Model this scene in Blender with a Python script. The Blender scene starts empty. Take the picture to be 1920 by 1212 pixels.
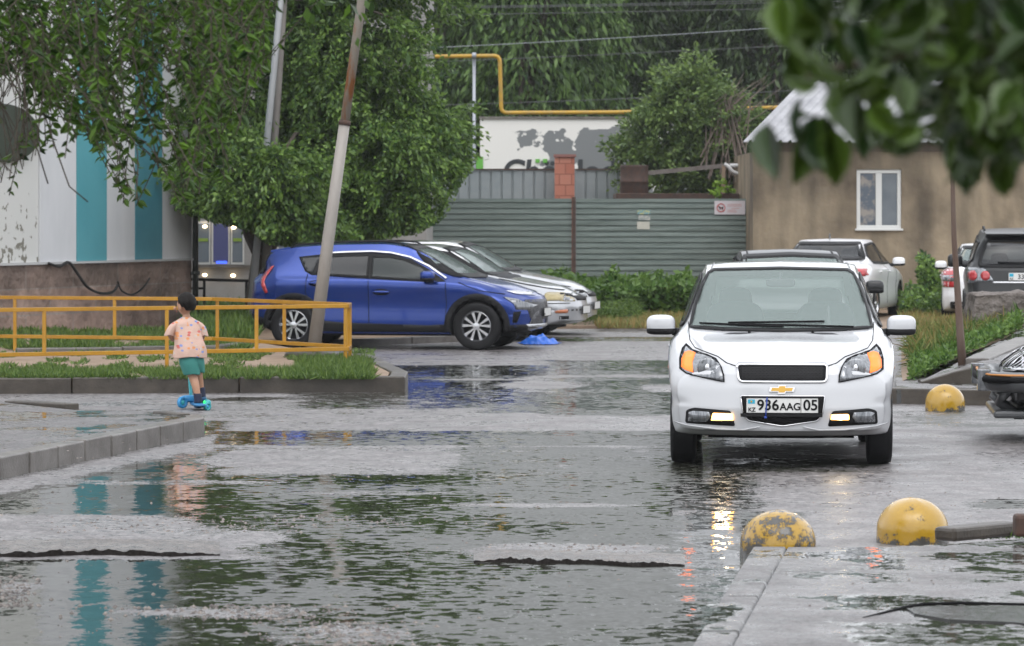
import bpy, bmesh, math, random
import numpy as np
from mathutils import Vector, Matrix, Quaternion, noise as mnoise
from mathutils.bvhtree import BVHTree
R = math.radians
random.seed(7); rng = np.random.default_rng(7)
sc = bpy.context.scene
# ---------------------------------------------------------------- camera, sky, sun, exposure
F = 6400.0; H = 1.87; HY = 405.0          # focal length in photo pixels, eye height, horizon row
cam_d = bpy.data.cameras.new('camera'); cam = bpy.data.objects.new('camera', cam_d)
sc.collection.objects.link(cam); sc.camera = cam
cam.location = (0, 0, H); cam.rotation_euler = (R(90), 0, 0)
cam_d.sensor_width = 36; cam_d.lens = 36*F/1920; cam_d.shift_y = -(606-HY)/1920
cam_d.clip_start = 0.2; cam_d.clip_end = 2000
cam_d.dof.use_dof = True; cam_d.dof.focus_distance = 25.4; cam_d.dof.aperture_fstop = 7.1
w = bpy.data.worlds.new('World'); sc.world = w; w.use_nodes = True
nt = w.node_tree; bg = nt.nodes['Background']
sky = nt.nodes.new('ShaderNodeTexSky'); sky.sky_type = 'NISHITA'; sky.sun_disc = False
sky.sun_elevation = R(58); sky.sun_rotation = R(200); sky.air_density = 1.0; sky.dust_density = 4.0; sky.ozone_density = 1.0
hs = nt.nodes.new('ShaderNodeHueSaturation'); hs.inputs['Saturation'].default_value = 0.16
nt.links.new(sky.outputs[0], hs.inputs['Color']); cl_ = nt.nodes.new('ShaderNodeMix'); cl_.data_type = 'RGBA'; cl_.inputs[0].default_value = .7      # even cloud layer over the clear sky
cl_.inputs[7].default_value = (6.3, 6.5, 6.9, 1); nt.links.new(hs.outputs[0], cl_.inputs[6]); nt.links.new(cl_.outputs[2], bg.inputs['Color'])
bg.inputs['Strength'].default_value = 0.15
sd = bpy.data.lights.new('sun', 'SUN'); sun = bpy.data.objects.new('sun', sd); sc.collection.objects.link(sun)
sd.energy = 0.35; sd.angle = R(30); sd.color = (1, .97, .93)
sun.rotation_euler = (R(34), 0, R(25)); sun.location = (0, 0, 30)
sc.view_settings.view_transform = 'Standard'; sc.view_settings.look = 'None'
sc.view_settings.exposure = 0.95; sc.view_settings.gamma = 1
sc.render.engine = 'CYCLES'; sc.cycles.use_denoising = True
sc.cycles.max_bounces = 8; sc.cycles.transparent_max_bounces = 24
sc.cycles.caustics_reflective = False; sc.cycles.caustics_refractive = False
# ---------------------------------------------------------------- pixel <-> world
def X(px, Y): return (px-960)/F*Y
def Z(py, Y): return H-(py-HY)/F*Y
def Yg(py, z=0.0): return F*(H-z)/(py-HY)
def P(px, py, Y): return Vector((X(px, Y), Y, Z(py, Y)))
def G(px, py, z=0.0): Y = Yg(py, z); return Vector((X(px, Y), Y, z))
# ---------------------------------------------------------------- materials
AS = .86
def newmat(name):
    m = bpy.data.materials.new(name); m.use_nodes = True
    return m, m.node_tree.nodes, m.node_tree.links, m.node_tree.nodes['Principled BSDF']
def mat(name, col, rough=.5, metal=0, col2=None, scale=8, bump=0, bscale=40, coat=0, alpha=1, emit=0, ior=1.5, detail=6, thr=(.35,.65), stretch=(1,1,1), bdist=.01):
    m, N, L, b = newmat(name)
    if not emit and alpha == 1: col = tuple(x_*AS for x_ in col); col2 = col2 and tuple(x_*AS for x_ in col2)
    b.inputs['Base Color'].default_value = (*col, 1); b.inputs['Roughness'].default_value = rough
    b.inputs['Metallic'].default_value = metal; b.inputs['Coat Weight'].default_value = coat
    b.inputs['Coat Roughness'].default_value = .06; b.inputs['IOR'].default_value = ior
    b.inputs['Alpha'].default_value = alpha
    if emit: b.inputs['Emission Color'].default_value = (*col, 1); b.inputs['Emission Strength'].default_value = emit
    if col2 or bump:
        tc = N.new('ShaderNodeTexCoord'); mp = N.new('ShaderNodeMapping'); L.new(tc.outputs['Object'], mp.inputs[0])
        mp.inputs['Scale'].default_value = stretch
    if col2:
        n = N.new('ShaderNodeTexNoise'); n.inputs['Scale'].default_value = scale; n.inputs['Detail'].default_value = detail
        n.inputs['Roughness'].default_value = .65
        L.new(mp.outputs[0], n.inputs['Vector'])
        cr = N.new('ShaderNodeValToRGB'); cr.color_ramp.elements[0].position = thr[0]; cr.color_ramp.elements[1].position = thr[1]
        cr.color_ramp.elements[0].color = (*col, 1); cr.color_ramp.elements[1].color = (*col2, 1)
        L.new(n.outputs['Fac'], cr.inputs[0]); L.new(cr.outputs[0], b.inputs['Base Color'])
    if bump:
        n2 = N.new('ShaderNodeTexNoise'); n2.inputs['Scale'].default_value = bscale; n2.inputs['Detail'].default_value = 5
        L.new(mp.outputs[0], n2.inputs['Vector'])
        bp = N.new('ShaderNodeBump'); bp.inputs['Strength'].default_value = bump; bp.inputs['Distance'].default_value = bdist
        L.new(n2.outputs['Fac'], bp.inputs['Height']); L.new(bp.outputs[0], b.inputs['Normal'])
    return m
def leafmat(name, c1, c2, c3=None, rough=.38, trans=.3, ior=1.36):
    m, N, L, b = newmat(name); b.inputs['IOR'].default_value = ior; c1, c2 = [tuple(x_*AS for x_ in c_) for c_ in (c1, c2)]; c3 = c3 and tuple(x_*AS for x_ in c3)
    g = N.new('ShaderNodeNewGeometry'); cr = N.new('ShaderNodeValToRGB')
    cr.color_ramp.elements[0].color = (*c1, 1); cr.color_ramp.elements[1].color = (*c2, 1)
    if c3: e = cr.color_ramp.elements.new(.96); e.color = (*c3, 1); cr.color_ramp.elements[1].position = .8
    L.new(g.outputs['Random Per Island'], cr.inputs[0]); L.new(cr.outputs[0], b.inputs['Base Color'])
    b.inputs['Roughness'].default_value = rough
    tr = N.new('ShaderNodeBsdfTranslucent'); L.new(cr.outputs[0], tr.inputs['Color'])
    mx = N.new('ShaderNodeMixShader'); mx.inputs[0].default_value = trans
    L.new(b.outputs[0], mx.inputs[1]); L.new(tr.outputs[0], mx.inputs[2])
    L.new(mx.outputs[0], N['Material Output'].inputs['Surface'])
    return m
def paint(name, col, rough=.22, metal=0.0, drops=True, inner=(.03,.03,.03), coat=1.0):
    m, N, L, b = newmat(name); col = tuple(x_*AS for x_ in col)
    g = N.new('ShaderNodeNewGeometry'); mx = N.new('ShaderNodeMix'); mx.data_type = 'RGBA'
    mx.inputs[6].default_value = (*col, 1); mx.inputs[7].default_value = (*inner, 1)
    L.new(g.outputs['Backfacing'], mx.inputs[0]); L.new(mx.outputs[2], b.inputs['Base Color'])
    b.inputs['Roughness'].default_value = rough; b.inputs['Metallic'].default_value = metal
    b.inputs['Coat Weight'].default_value = coat; b.inputs['Coat Roughness'].default_value = .05
    if drops:
        tc = N.new('ShaderNodeTexCoord'); v = N.new('ShaderNodeTexVoronoi'); v.inputs['Scale'].default_value = 70
        L.new(tc.outputs['Object'], v.inputs['Vector'])
        cr = N.new('ShaderNodeMapRange'); cr.inputs[1].default_value = .0; cr.inputs[2].default_value = .3
        cr.inputs[3].default_value = 1; cr.inputs[4].default_value = 0
        L.new(v.outputs['Distance'], cr.inputs[0])
        bp = N.new('ShaderNodeBump'); bp.inputs['Strength'].default_value = .35; bp.inputs['Distance'].default_value = .002
        L.new(cr.outputs[0], bp.inputs['Height']); L.new(bp.outputs[0], b.inputs['Coat Normal'])
    return m
def glass(name, col, alpha, rough=.03):
    return mat(name, col, rough, alpha=alpha, ior=1.5)
# ---------------------------------------------------------------- objects
def link(o): sc.collection.objects.link(o); return o
WM = {}
def thing(name, label, cat, loc=(0, 0, 0), rotz=0, group=None):
    o = link(bpy.data.objects.new(name, None)); o.location = loc; o.rotation_euler = (0, 0, rotz)
    o.empty_display_size = .2
    o['label'] = label; o['category'] = cat
    if group: o['group'] = group
    WM[o.name] = Matrix.Translation(loc) @ Matrix.Rotation(rotz, 4, 'Z')
    return o
def tag(o, label=None, cat=None, group=None, kind=None):
    for k, v in (('label', label), ('category', cat), ('group', group), ('kind', kind)):
        if v: o[k] = v
    return o
def wm_of(p):
    while p is not None:
        if p.name in WM: return WM[p.name]
        p = p.parent
    return Matrix.Identity(4)
def mesh_from(name, V, Fc, m, parent=None, smooth=False, local=True, bevel=0, origin=None):
    """V world coordinates unless local and parented"""
    me = bpy.data.meshes.new(name)
    V = np.asarray(V, dtype=np.float64).reshape(-1, 3)
    off = np.zeros(3)
    if parent is None:
        if origin is None: off = np.array([(V[:, 0].min()+V[:, 0].max())/2, (V[:, 1].min()+V[:, 1].max())/2, V[:, 2].min()])
        else: off = np.array(origin)
        V = V-off
    elif not local:
        Mi = wm_of(parent).inverted(); Mn = np.array(Mi)
        V = V @ Mn[:3, :3].T + Mn[:3, 3]
    if isinstance(Fc, np.ndarray):
        k = Fc.shape[1]; n = len(Fc)
        me.vertices.add(len(V)); me.vertices.foreach_set('co', V.ravel())
        me.loops.add(n*k); me.loops.foreach_set('vertex_index', Fc.ravel().astype(np.int32))
        me.polygons.add(n); me.polygons.foreach_set('loop_start', np.arange(0, n*k, k, dtype=np.int32))
        me.update(calc_edges=True)
    else:
        me.from_pydata(V.tolist(), [], Fc); me.update()
    if smooth:
        me.polygons.foreach_set('use_smooth', [True]*len(me.polygons))
    if m: me.materials.append(m)
    o = link(bpy.data.objects.new(name, me)); o.location = off
    if parent: o.parent = parent; WM[o.name] = wm_of(parent)
    else: WM[o.name] = Matrix.Translation(off)
    if bevel:
        b = o.modifiers.new('bevel', 'BEVEL'); b.width = bevel; b.segments = 2; b.limit_method = 'ANGLE'; b.angle_limit = R(35)
    return o
class MB:
    def __init__(s): s.v = []; s.f = []
    def add(s, V, Fc):
        k = len(s.v); s.v += [tuple(p) for p in V]; s.f += [tuple(i+k for i in f) for f in Fc]; return s
    def box(s, x0, x1, y0, y1, z0, z1):
        return s.add([(x, y, z) for x in (x0, x1) for y in (y0, y1) for z in (z0, z1)],
                     [(0,1,3,2),(4,6,7,5),(0,4,5,1),(2,3,7,6),(0,2,6,4),(1,5,7,3)])
    def beam(s, a, b, w, h, up=(0, 0, 1)):
        a = Vector(a); b = Vector(b); d = (b-a).normalized(); u = Vector(up); sd = d.cross(u).normalized(); u = sd.cross(d)
        V = []
        for p in (a, b):
            for i, j in ((-1,-1),(1,-1),(1,1),(-1,1)): V.append(p+sd*i*w/2+u*j*h/2)
        return s.add(V, [(0,1,2,3),(7,6,5,4),(0,4,5,1),(1,5,6,2),(2,6,7,3),(3,7,4,0)])
    def tube(s, pts, rad, n=8, cap=True):
        pts = [Vector(p) for p in pts]; m = len(pts)
        if not isinstance(rad, (list, tuple)): rad = [rad]*m
        V = []; Fc = []; u = None
        for i, p in enumerate(pts):
            d = (pts[min(i+1, m-1)]-pts[max(i-1, 0)]).normalized()
            if u is None: u = d.orthogonal().normalized()
            else: u = (u-d*u.dot(d)); u = u.normalized() if u.length > 1e-6 else d.orthogonal().normalized()
            v = d.cross(u)
            for k in range(n):
                a = 2*math.pi*k/n; V.append(p+(u*math.cos(a)+v*math.sin(a))*rad[i])
        for i in range(m-1):
            for k in range(n): Fc.append((i*n+k, i*n+(k+1)%n, (i+1)*n+(k+1)%n, (i+1)*n+k))
        if cap: Fc.append(tuple(range(n-1, -1, -1))); Fc.append(tuple((m-1)*n+k for k in range(n)))
        return s.add(V, Fc)
    def lathe(s, prof, c, axis='z', n=32):
        """prof: (radius, height) list"""
        V = []; Fc = []; m = len(prof)
        for r_, h in prof:
            for k in range(n):
                a = 2*math.pi*k/n; x, y = r_*math.cos(a), r_*math.sin(a)
                V.append((c[0]+x, c[1]+y, c[2]+h) if axis == 'z' else (c[0]+x, c[1]+h, c[2]+y))
        for i in range(m-1):
            for k in range(n): Fc.append((i*n+k, i*n+(k+1)%n, (i+1)*n+(k+1)%n, (i+1)*n+k))
        return s.add(V, Fc)
    def prism(s, poly, z0, z1):
        n = len(poly)
        V = [(p[0], p[1], z0) for p in poly]+[(p[0], p[1], z1) for p in poly]
        Fc = [tuple(range(n-1, -1, -1)), tuple(range(n, 2*n))]+[(i, (i+1)%n, n+(i+1)%n, n+i) for i in range(n)]
        return s.add(V, Fc)
    def prism_y(s, poly, y0, y1):
        n = len(poly)
        V = [(p[0], y0, p[1]) for p in poly]+[(p[0], y1, p[1]) for p in poly]
        Fc = [tuple(range(n)), tuple(range(2*n-1, n-1, -1))]+[((i+1)%n, i, n+i, n+(i+1)%n) for i in range(n)]
        return s.add(V, Fc)
    def ell(s, c, r_, e=.6, nu=20, nv=12):
        V = []; Fc = []
        f = lambda t, e: math.copysign(abs(t)**e, t)
        for i in range(nv+1):
            ph = -math.pi/2+math.pi*i/nv
            for k in range(nu):
                th = 2*math.pi*k/nu
                V.append((c[0]+r_[0]*f(math.cos(ph), e)*f(math.cos(th), e), c[1]+r_[1]*f(math.cos(ph), e)*f(math.sin(th), e), c[2]+r_[2]*f(math.sin(ph), e)))
        for i in range(nv):
            for k in range(nu): Fc.append((i*nu+k, i*nu+(k+1)%nu, (i+1)*nu+(k+1)%nu, (i+1)*nu+k))
        return s.add(V, Fc)
    def build(s, name, m, parent=None, smooth=False, bevel=0, local=False, origin=None):
        return mesh_from(name, s.v, s.f, m, parent, smooth, local, bevel, origin)
def text_mesh(txt, size, m, name, parent, M, extrude=.003, shear=0, bold=0):
    cu = bpy.data.curves.new('txt', 'FONT'); cu.body = txt; cu.size = size; cu.extrude = extrude; cu.shear = shear
    cu.align_x = 'LEFT'; cu.offset = bold
    t = link(bpy.data.objects.new('txt', cu)); dg = bpy.context.evaluated_depsgraph_get()
    me = bpy.data.meshes.new_from_object(t.evaluated_get(dg)); bpy.data.objects.remove(t)
    me.transform(M); me.materials.clear(); me.materials.append(m); me.name = name
    o = link(bpy.data.objects.new(name, me)); o.parent = parent; return o
def bake(o):
    dg = bpy.context.evaluated_depsgraph_get(); me = bpy.data.meshes.new_from_object(o.evaluated_get(dg))
    o.modifiers.clear(); o.data = me
# ---------------------------------------------------------------- leaves
def unit(a): return a/np.maximum(np.linalg.norm(a, axis=1, keepdims=True), 1e-9)
def leaf_arrays(Pn, D, L, Wd, fold=.0, pts=4, Nrm=None):
    n = len(Pn); D = unit(D)
    S = np.cross(D, rng.normal(size=(n, 3)) if Nrm is None else Nrm); S = unit(S); U = np.cross(S, D)
    L = np.asarray(L).reshape(-1, 1)*np.ones((n, 1)); Wd = np.asarray(Wd).reshape(-1, 1)*np.ones((n, 1))
    if pts == 4:
        V = np.stack([Pn, Pn+D*L*.45+S*Wd/2+U*L*fold, Pn+D*L, Pn+D*L*.45-S*Wd/2+U*L*fold], 1).reshape(-1, 3)
        return V, np.arange(4*n).reshape(n, 4)
    prof = [(0, .0), (.14, .30), (.38, .5), (.66, .38), (.88, .14), (1, 0)]
    V = []
    for t, hw in prof: V.append(Pn+D*L*t - U*L*(.22*t*t))               # midrib
    for sg in (1, -1):
        for t, hw in prof[1:-1]: V.append(Pn+D*L*t+S*Wd*hw*sg+U*(L*fold*hw*2-L*.22*t*t))
    V = np.stack(V, 1); k = V.shape[1]                                   # 6 + 8
    q = []
    for s0 in (6, 10):
        c = [0, s0, s0+1, s0+2, s0+3, 5]
        for i in range(5):
            a, b_, d_, e_ = i, i+1, c[i+1], c[i]
            f = [a, b_, d_, e_]
            if i == 0: f = [0, 1, s0, s0]
            if i == 4: f = [4, 5, s0+3, s0+3]
            q.append(f)
    tri = []
    for f in q:
        if f[2] == f[3]: tri += [[f[0], f[1], f[2]]]
        else: tri += [[f[0], f[1], f[2]], [f[0], f[2], f[3]]]
    tri = np.array(tri); Fc = (tri[None]+(np.arange(n)*k)[:, None, None]).reshape(-1, 3)
    return V.reshape(-1, 3), Fc
def clump_crown(c, rad, nclump, per, leaf, droop=.4, cl=.55, shell=.55, zmin=None, aspect=.5, lumpy=.25):
    """leaf positions grouped in twig clumps through an uneven ellipsoid crown"""
    u = unit(rng.normal(size=(nclump, 3)))
    rr = shell+(1-shell)*rng.random((nclump, 1))**.6
    bumps = np.array([1+lumpy*mnoise.noise(Vector(tuple(p*1.9+np.array(c)*.37)))*2.2 for p in u]).reshape(-1, 1)
    C = np.array(c)+u*rr*np.array(rad)*bumps
    if zmin is not None: C[:, 2] = np.maximum(C[:, 2], zmin+rng.random(nclump)*.6)
    out = unit(u*np.array([1, 1, .5])+np.array([0, 0, -droop])+rng.normal(size=(nclump, 3))*.35)
    t = rng.random((nclump, per, 1))
    Pn = C[:, None]+out[:, None]*(t-.4)*cl*2+rng.normal(size=(nclump, per, 3))*cl*.22 + np.array([0, 0, -1])*(t**2)*droop*cl
    D = out[:, None]+rng.normal(size=(nclump, per, 3))*.75+np.array([0, 0, -droop])
    Pn = Pn.reshape(-1, 3); D = D.reshape(-1, 3)
    n = len(Pn); L = leaf*(.6+.8*rng.random(n)); return leaf_arrays(Pn, D, L, L*aspect, fold=.06), C
def limbs(mb, base, top, crown_pts, r0, n=14, fork=.45):
    base = Vector(base); top = Vector(top)
    tr = [base.lerp(top, t)+Vector((math.sin(t*5)*.08, math.cos(t*4)*.06-.06, 0)) for t in [i/7 for i in range(8)]]
    mb.tube(tr, [r0*(1.25 if i == 0 else 1-.1*i) for i in range(8)], 10)
    idx = rng.choice(len(crown_pts), min(n, len(crown_pts)), replace=False)
    for i in idx:
        e = Vector(crown_pts[i]); k = random.randint(3, 6); s = tr[k]
        mid = s.lerp(e, .5)+Vector((0, 0, .25)); q = s.lerp(e, .25)+Vector((0, 0, .18))
        mb.tube([s, q, mid, e], [r0*.4, r0*.32, r0*.2, r0*.06], 6)
def tree(name, label, base, h, crown_c, rad, nclump, per, leaf, lm, bark, trunk_r=.22, cat='tree', group=None, droop=.4, cl=.55, zmin=None, aspect=.5, shell=.5, nl=14, lumpy=.25):
    t = thing(name, label, cat, base, 0, group)
    (V, Fc), C = clump_crown(crown_c, rad, nclump, per, leaf, droop, cl, shell, zmin, aspect, lumpy)
    mesh_from('crown', V, Fc, lm, t, False, False)
    mb = MB(); limbs(mb, base, (base[0]+.1, base[1], base[2]+h*.75), C, trunk_r, nl); mb.build('trunk', bark, t, True)
    return t
def grass(name, poly_fn, n, hgt, wd, m, zf=lambda x, y: 0, label=None, lean=.5, cat='grass'):
    pts = np.array([poly_fn() for _ in range(n)]); z = np.array([zf(*p) for p in pts])
    Pn = np.column_stack([pts, z-.01]); D = rng.normal(size=(n, 3))*lean; D[:, 2] = 1
    L = hgt*(.4+.9*rng.random(n)); V, Fc = leaf_arrays(Pn, D, L, wd*(.6+.8*rng.random(n)))
    o = mesh_from(name, V, Fc, m); return tag(o, label, cat, kind='stuff')
# ================================================================= MATERIALS
M = {}
M['bark'] = mat('bark', (.055,.042,.033), .85, col2=(.11,.09,.07), scale=9, bump=.8, bscale=22, bdist=.03, stretch=(1,1,.25))
M['leaf_bg'] = leafmat('leaf_bg', (.022,.055,.018), (.085,.16,.045), (.15,.25,.06), .35)
M['leaf_bg2'] = leafmat('leaf_bg2', (.014,.032,.012), (.036,.072,.022), (.08,.13,.035), .35)
M['leaf_mid'] = leafmat('leaf_mid', (.032,.078,.028), (.10,.20,.055), (.22,.35,.07), .3)  # third tone puts top-lit highlights into the colour of random leaves
M['leaf_shrub'] = leafmat('leaf_shrub', (.06,.11,.045), (.11,.18,.07), (.22,.32,.08), .35)
M['leaf_near'] = leafmat('leaf_near', (.014,.036,.012), (.030,.062,.018), (.08,.14,.02), .28, .14, 1.5)
M['leaf_hang'] = leafmat('leaf_hang', (.016,.044,.010), (.048,.105,.018), (.13,.25,.03), .3, .28)
M['weed'] = leafmat('weed', (.05,.12,.025), (.10,.20,.04), (.17,.28,.06), .4)
M['grass'] = leafmat('grass', (.045,.10,.02), (.09,.17,.035), (.16,.24,.05), .45)
M['drygrass'] = leafmat('drygrass', (.32,.22,.08), (.42,.30,.12), (.22,.26,.08), .6)
M['black_plastic'] = mat('black_plastic', (.012,.012,.013), .5, ior=1.28)
M['rubber'] = mat('rubber', (.010,.010,.011), .6, bump=.3, bscale=60, ior=1.28)
M['chrome'] = mat('chrome', (.75,.75,.77), .12, 1)
M['alloy'] = mat('alloy', (.62,.63,.65), .25, .9)
M['dark_alloy'] = mat('dark_alloy', (.03,.03,.035), .35, .5)
M['interior'] = mat('interior', (.035,.037,.042), .8)
M['seat'] = mat('seat_fabric', (.018,.02,.026), .9)
M['glass_fog'] = glass('glass_fog', (.60,.72,.69), .27, .05)
M['glass_side'] = glass('glass_side', (.05,.065,.065), .45)
M['glass_tint'] = glass('glass_tint', (.012,.014,.016), .86)
M['glass_pale'] = glass('glass_pale', (.40,.50,.48), .72)
M['lamp_clear'] = mat('lamp_clear', (.30,.31,.33), .12, .55, col2=(.09,.10,.11), scale=38, stretch=(1,1,.2), coat=1)
M['amber'] = mat('amber_lit', (1,.17,.008), .3, emit=.5)
M['fog_lit'] = mat('fog_lamp_lit', (1,.50,.12), .3, emit=4); M['fog_core'] = mat('fog_lamp_core', (1,.80,.50), .3, emit=30)
M['red_lamp'] = mat('red_lamp', (.45,.012,.018), .15, coat=1)
M['amber_off'] = mat('amber_off', (.55,.16,.05), .2, coat=1)
M['number_plate'] = mat('plate_white', (.78,.78,.76), .4)
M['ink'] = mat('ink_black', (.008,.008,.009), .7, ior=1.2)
M['gold'] = mat('gold_paint', (.65,.38,.07), .3, .5)
M['mesh_grille'] = mat('grille_black', (.008,.008,.009), .6, ior=1.25)
M['white_paint'] = paint('white_car_paint', (.58,.59,.61), .25, inner=(.20,.21,.20))
M['blue_paint'] = paint('blue_car_paint', (.002,.036,.25), .26, .6, coat=.7)
M['silver_paint'] = paint('silver_car_paint', (.50,.51,.53), .3, .55)
M['black_paint'] = paint('black_car_paint', (.008,.009,.010), .4, coat=.22)
M['grey_paint'] = paint('grey_car_paint', (.07,.074,.078), .35, coat=.4); M['bright_white'] = paint('parked_white_paint', (.90,.90,.92), .3, drops=False, coat=.5)
# concrete / stones
M['kerb'] = mat('kerb_concrete', (.10,.088,.078), .34, col2=(.19,.175,.16), scale=5, bump=.5, bscale=50, bdist=.006)
M['kerb_dark'] = mat('kerb_dark', (.034,.026,.019), .38, col2=(.075,.062,.048), scale=4, bump=.5, bscale=50, bdist=.006)
M['rust'] = mat('rust', (.09,.045,.03), .8, col2=(.05,.035,.03), scale=12)
def wet_ground(name, c1, c2, wet=.35, attr=False, cscale=3, bstr=.5, bsc=90):
    m, N, L, b = newmat(name)
    tc = N.new('ShaderNodeNewGeometry')
    def noise(s, d=5, st=(1, 1, 1), r_=.6):
        mp = N.new('ShaderNodeMapping'); mp.inputs['Scale'].default_value = st; L.new(tc.outputs['Position'], mp.inputs[0])
        n = N.new('ShaderNodeTexNoise'); n.inputs['Scale'].default_value = s; n.inputs['Detail'].default_value = d; n.inputs['Roughness'].default_value = r_
        L.new(mp.outputs[0], n.inputs['Vector']); return n.outputs['Fac']
    def rmp(s, a, b_, c=0, d=1):
        r_ = N.new('ShaderNodeMapRange'); r_.inputs[1].default_value = a; r_.inputs[2].default_value = b_
        r_.inputs[3].default_value = c; r_.inputs[4].default_value = d; L.new(s, r_.inputs[0]); return r_.outputs[0]
    def mth(op, a, b_):
        n = N.new('ShaderNodeMath'); n.operation = op
        for i, v in enumerate((a, b_)):
            if isinstance(v, (int, float)): n.inputs[i].default_value = v
            else: L.new(v, n.inputs[i])
        return n.outputs[0]
    # aggregate: stones of differing tone
    vo = N.new('ShaderNodeTexVoronoi'); vo.inputs['Scale'].default_value = bsc*.7; L.new(tc.outputs['Position'], vo.inputs['Vector'])
    big = rmp(noise(cscale), .3, .7)
    ag = mth('MULTIPLY', mth('ADD', rmp(vo.outputs['Color'], 0, 1, .5, 1.5), 0), mth('ADD', mth('MULTIPLY', big, .5), .75)); ag = mth('MULTIPLY', ag, rmp(noise(13, 8, (1, 1, 1), .75), .36, .64, .25, 1.6))
    mx = N.new('ShaderNodeMix'); mx.data_type = 'RGBA'; mx.inputs[6].default_value = (*c1, 1); mx.inputs[7].default_value = (*c2, 1)
    L.new(rmp(ag, .4, 1.9), mx.inputs[0])
    if attr:
        at = N.new('ShaderNodeAttribute'); at.attribute_name = 'water'
        f1 = noise(1.6, 6); f2 = noise(9, 5); f3 = noise(45, 3)
        s = mth('ADD', at.outputs['Fac'], mth('ADD', mth('MULTIPLY', mth('SUBTRACT', f1, .5), 1.3), mth('ADD', mth('MULTIPLY', mth('SUBTRACT', f2, .5), .9), mth('MULTIPLY', mth('SUBTRACT', f3, .5), 1.1))))
        mask = rmp(s, .46, .54)
    else:
        mask = rmp(mth('ADD', noise(1.3, 5, (1, .8, 1)), mth('MULTIPLY', mth('SUBTRACT', noise(14, 3), .5), .15)), 1-wet, 1-wet+.05)
    # dark substrate below water
    mx2 = N.new('ShaderNodeMix'); mx2.data_type = 'RGBA'; L.new(mask, mx2.inputs[0]); L.new(mx.outputs[2], mx2.inputs[6]); mx2.inputs[7].default_value = (.030,.032,.024, 1)
    L.new(mx2.outputs[2], b.inputs['Base Color'])
    grit = noise(13, 8, (1, 1, 1), .75); rough = rmp(mth('ADD', grit, mth('MULTIPLY', mth('SUBTRACT', noise(1.4, 4), .5), .8)), .36, .62, .22, .62)
    ro = N.new('ShaderNodeMix'); L.new(mask, ro.inputs[0]); L.new(rough, ro.inputs[2]); rat = N.new('ShaderNodeAttribute'); rat.attribute_name = 'ripple'; rv = rat.outputs['Fac'] if attr else .45
    choppy = mth('ADD', noise(8.5, 5, (1, 1.1, 1)), mth('ADD', mth('MULTIPLY', mth('SUBTRACT', noise(.8, 3), .5), .55), mth('MULTIPLY', mth('SUBTRACT', rv, .5), .30)))
    chop = rmp(choppy, .553, .578); L.new(rmp(chop, 0, 1, .015, .36), ro.inputs[3])
    L.new(ro.outputs[0], b.inputs['Roughness']); io = N.new('ShaderNodeMix'); L.new(mask, io.inputs[0]); io.inputs[2].default_value = 1.75; io.inputs[3].default_value = 1.52; L.new(io.outputs[0], b.inputs['IOR'])
    # slopes taken straight from noise so that grit and rain ripples keep their steepness far away
    def slope(sc_, amp, bias=0.0, d=2, mulby=None):
        n = N.new('ShaderNodeTexNoise'); n.inputs['Scale'].default_value = sc_; n.inputs['Detail'].default_value = d; n.inputs['Roughness'].default_value = .5
        L.new(tc.outputs['Position'], n.inputs['Vector'])
        v = N.new('ShaderNodeVectorMath'); v.operation = 'SUBTRACT'; L.new(n.outputs['Color'], v.inputs[0]); v.inputs[1].default_value = (.5, .5, .5)
        w_ = N.new('ShaderNodeVectorMath'); w_.operation = 'MULTIPLY'; L.new(v.outputs[0], w_.inputs[0]); w_.inputs[1].default_value = (amp, amp, 0)
        o_ = w_.outputs[0]
        if mulby is not None:
            q_ = N.new('ShaderNodeVectorMath'); q_.operation = 'SCALE'; L.new(o_, q_.inputs[0]); L.new(mulby, q_.inputs['Scale']); o_ = q_.outputs[0]
        return o_
    def vadd(*vs):
        o_ = vs[0]
        for v_ in vs[1:]:
            q_ = N.new('ShaderNodeVectorMath'); q_.operation = 'ADD'; L.new(o_, q_.inputs[0])
            if isinstance(v_, tuple): q_.inputs[1].default_value = v_
            else: L.new(v_, q_.inputs[1])
            o_ = q_.outputs[0]
        q_ = N.new('ShaderNodeVectorMath'); q_.operation = 'NORMALIZE'; L.new(o_, q_.inputs[0]); return q_.outputs[0]
    damp = rmp(noise(1.1, 4, (1, .7, 1)), .35, .65, .45, 1.15)
    nA = vadd(slope(90, 1.7*bstr), slope(22, .7*bstr, mulby=damp), (0, -.05, 1))
    calm = rmp(noise(.8, 4), .38, .62, .45, 1.2)
    cb_ = N.new('ShaderNodeCombineXYZ'); cb_.inputs[2].default_value = 1; L.new(mth('MULTIPLY', chop, -.19), cb_.inputs[1])
    nW = vadd(slope(5.5, .09, mulby=calm, d=3), slope(26, .06, mulby=calm), slope(34, .35, mulby=chop), cb_.outputs[0])
    vm = N.new('ShaderNodeMix'); vm.data_type = 'VECTOR'; L.new(mask, vm.inputs[0])
    L.new(nA, vm.inputs[4]); L.new(nW, vm.inputs[5]); L.new(vm.outputs[1], b.inputs['Normal'])
    return m
M['road'] = wet_ground('wet_asphalt', (.045,.040,.040), (.30,.28,.28), attr=True, bsc=110)
M['paving'] = wet_ground('wet_paving', (.04,.037,.036), (.19,.175,.175), wet=.52, cscale=2, bsc=90)
M['patch'] = wet_ground('asphalt_ledge', (.04,.037,.035), (.24,.21,.19), wet=.30, bstr=1, bsc=70)
M['soil'] = mat('soil', (.22,.15,.10), .75, col2=(.34,.25,.18), scale=3, bump=.7, bscale=30, bdist=.02)
M['ground'] = mat('ground_soil', (.09,.085,.05), .8, col2=(.16,.14,.08), scale=.8, bump=.6, bscale=12, bdist=.05)

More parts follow.
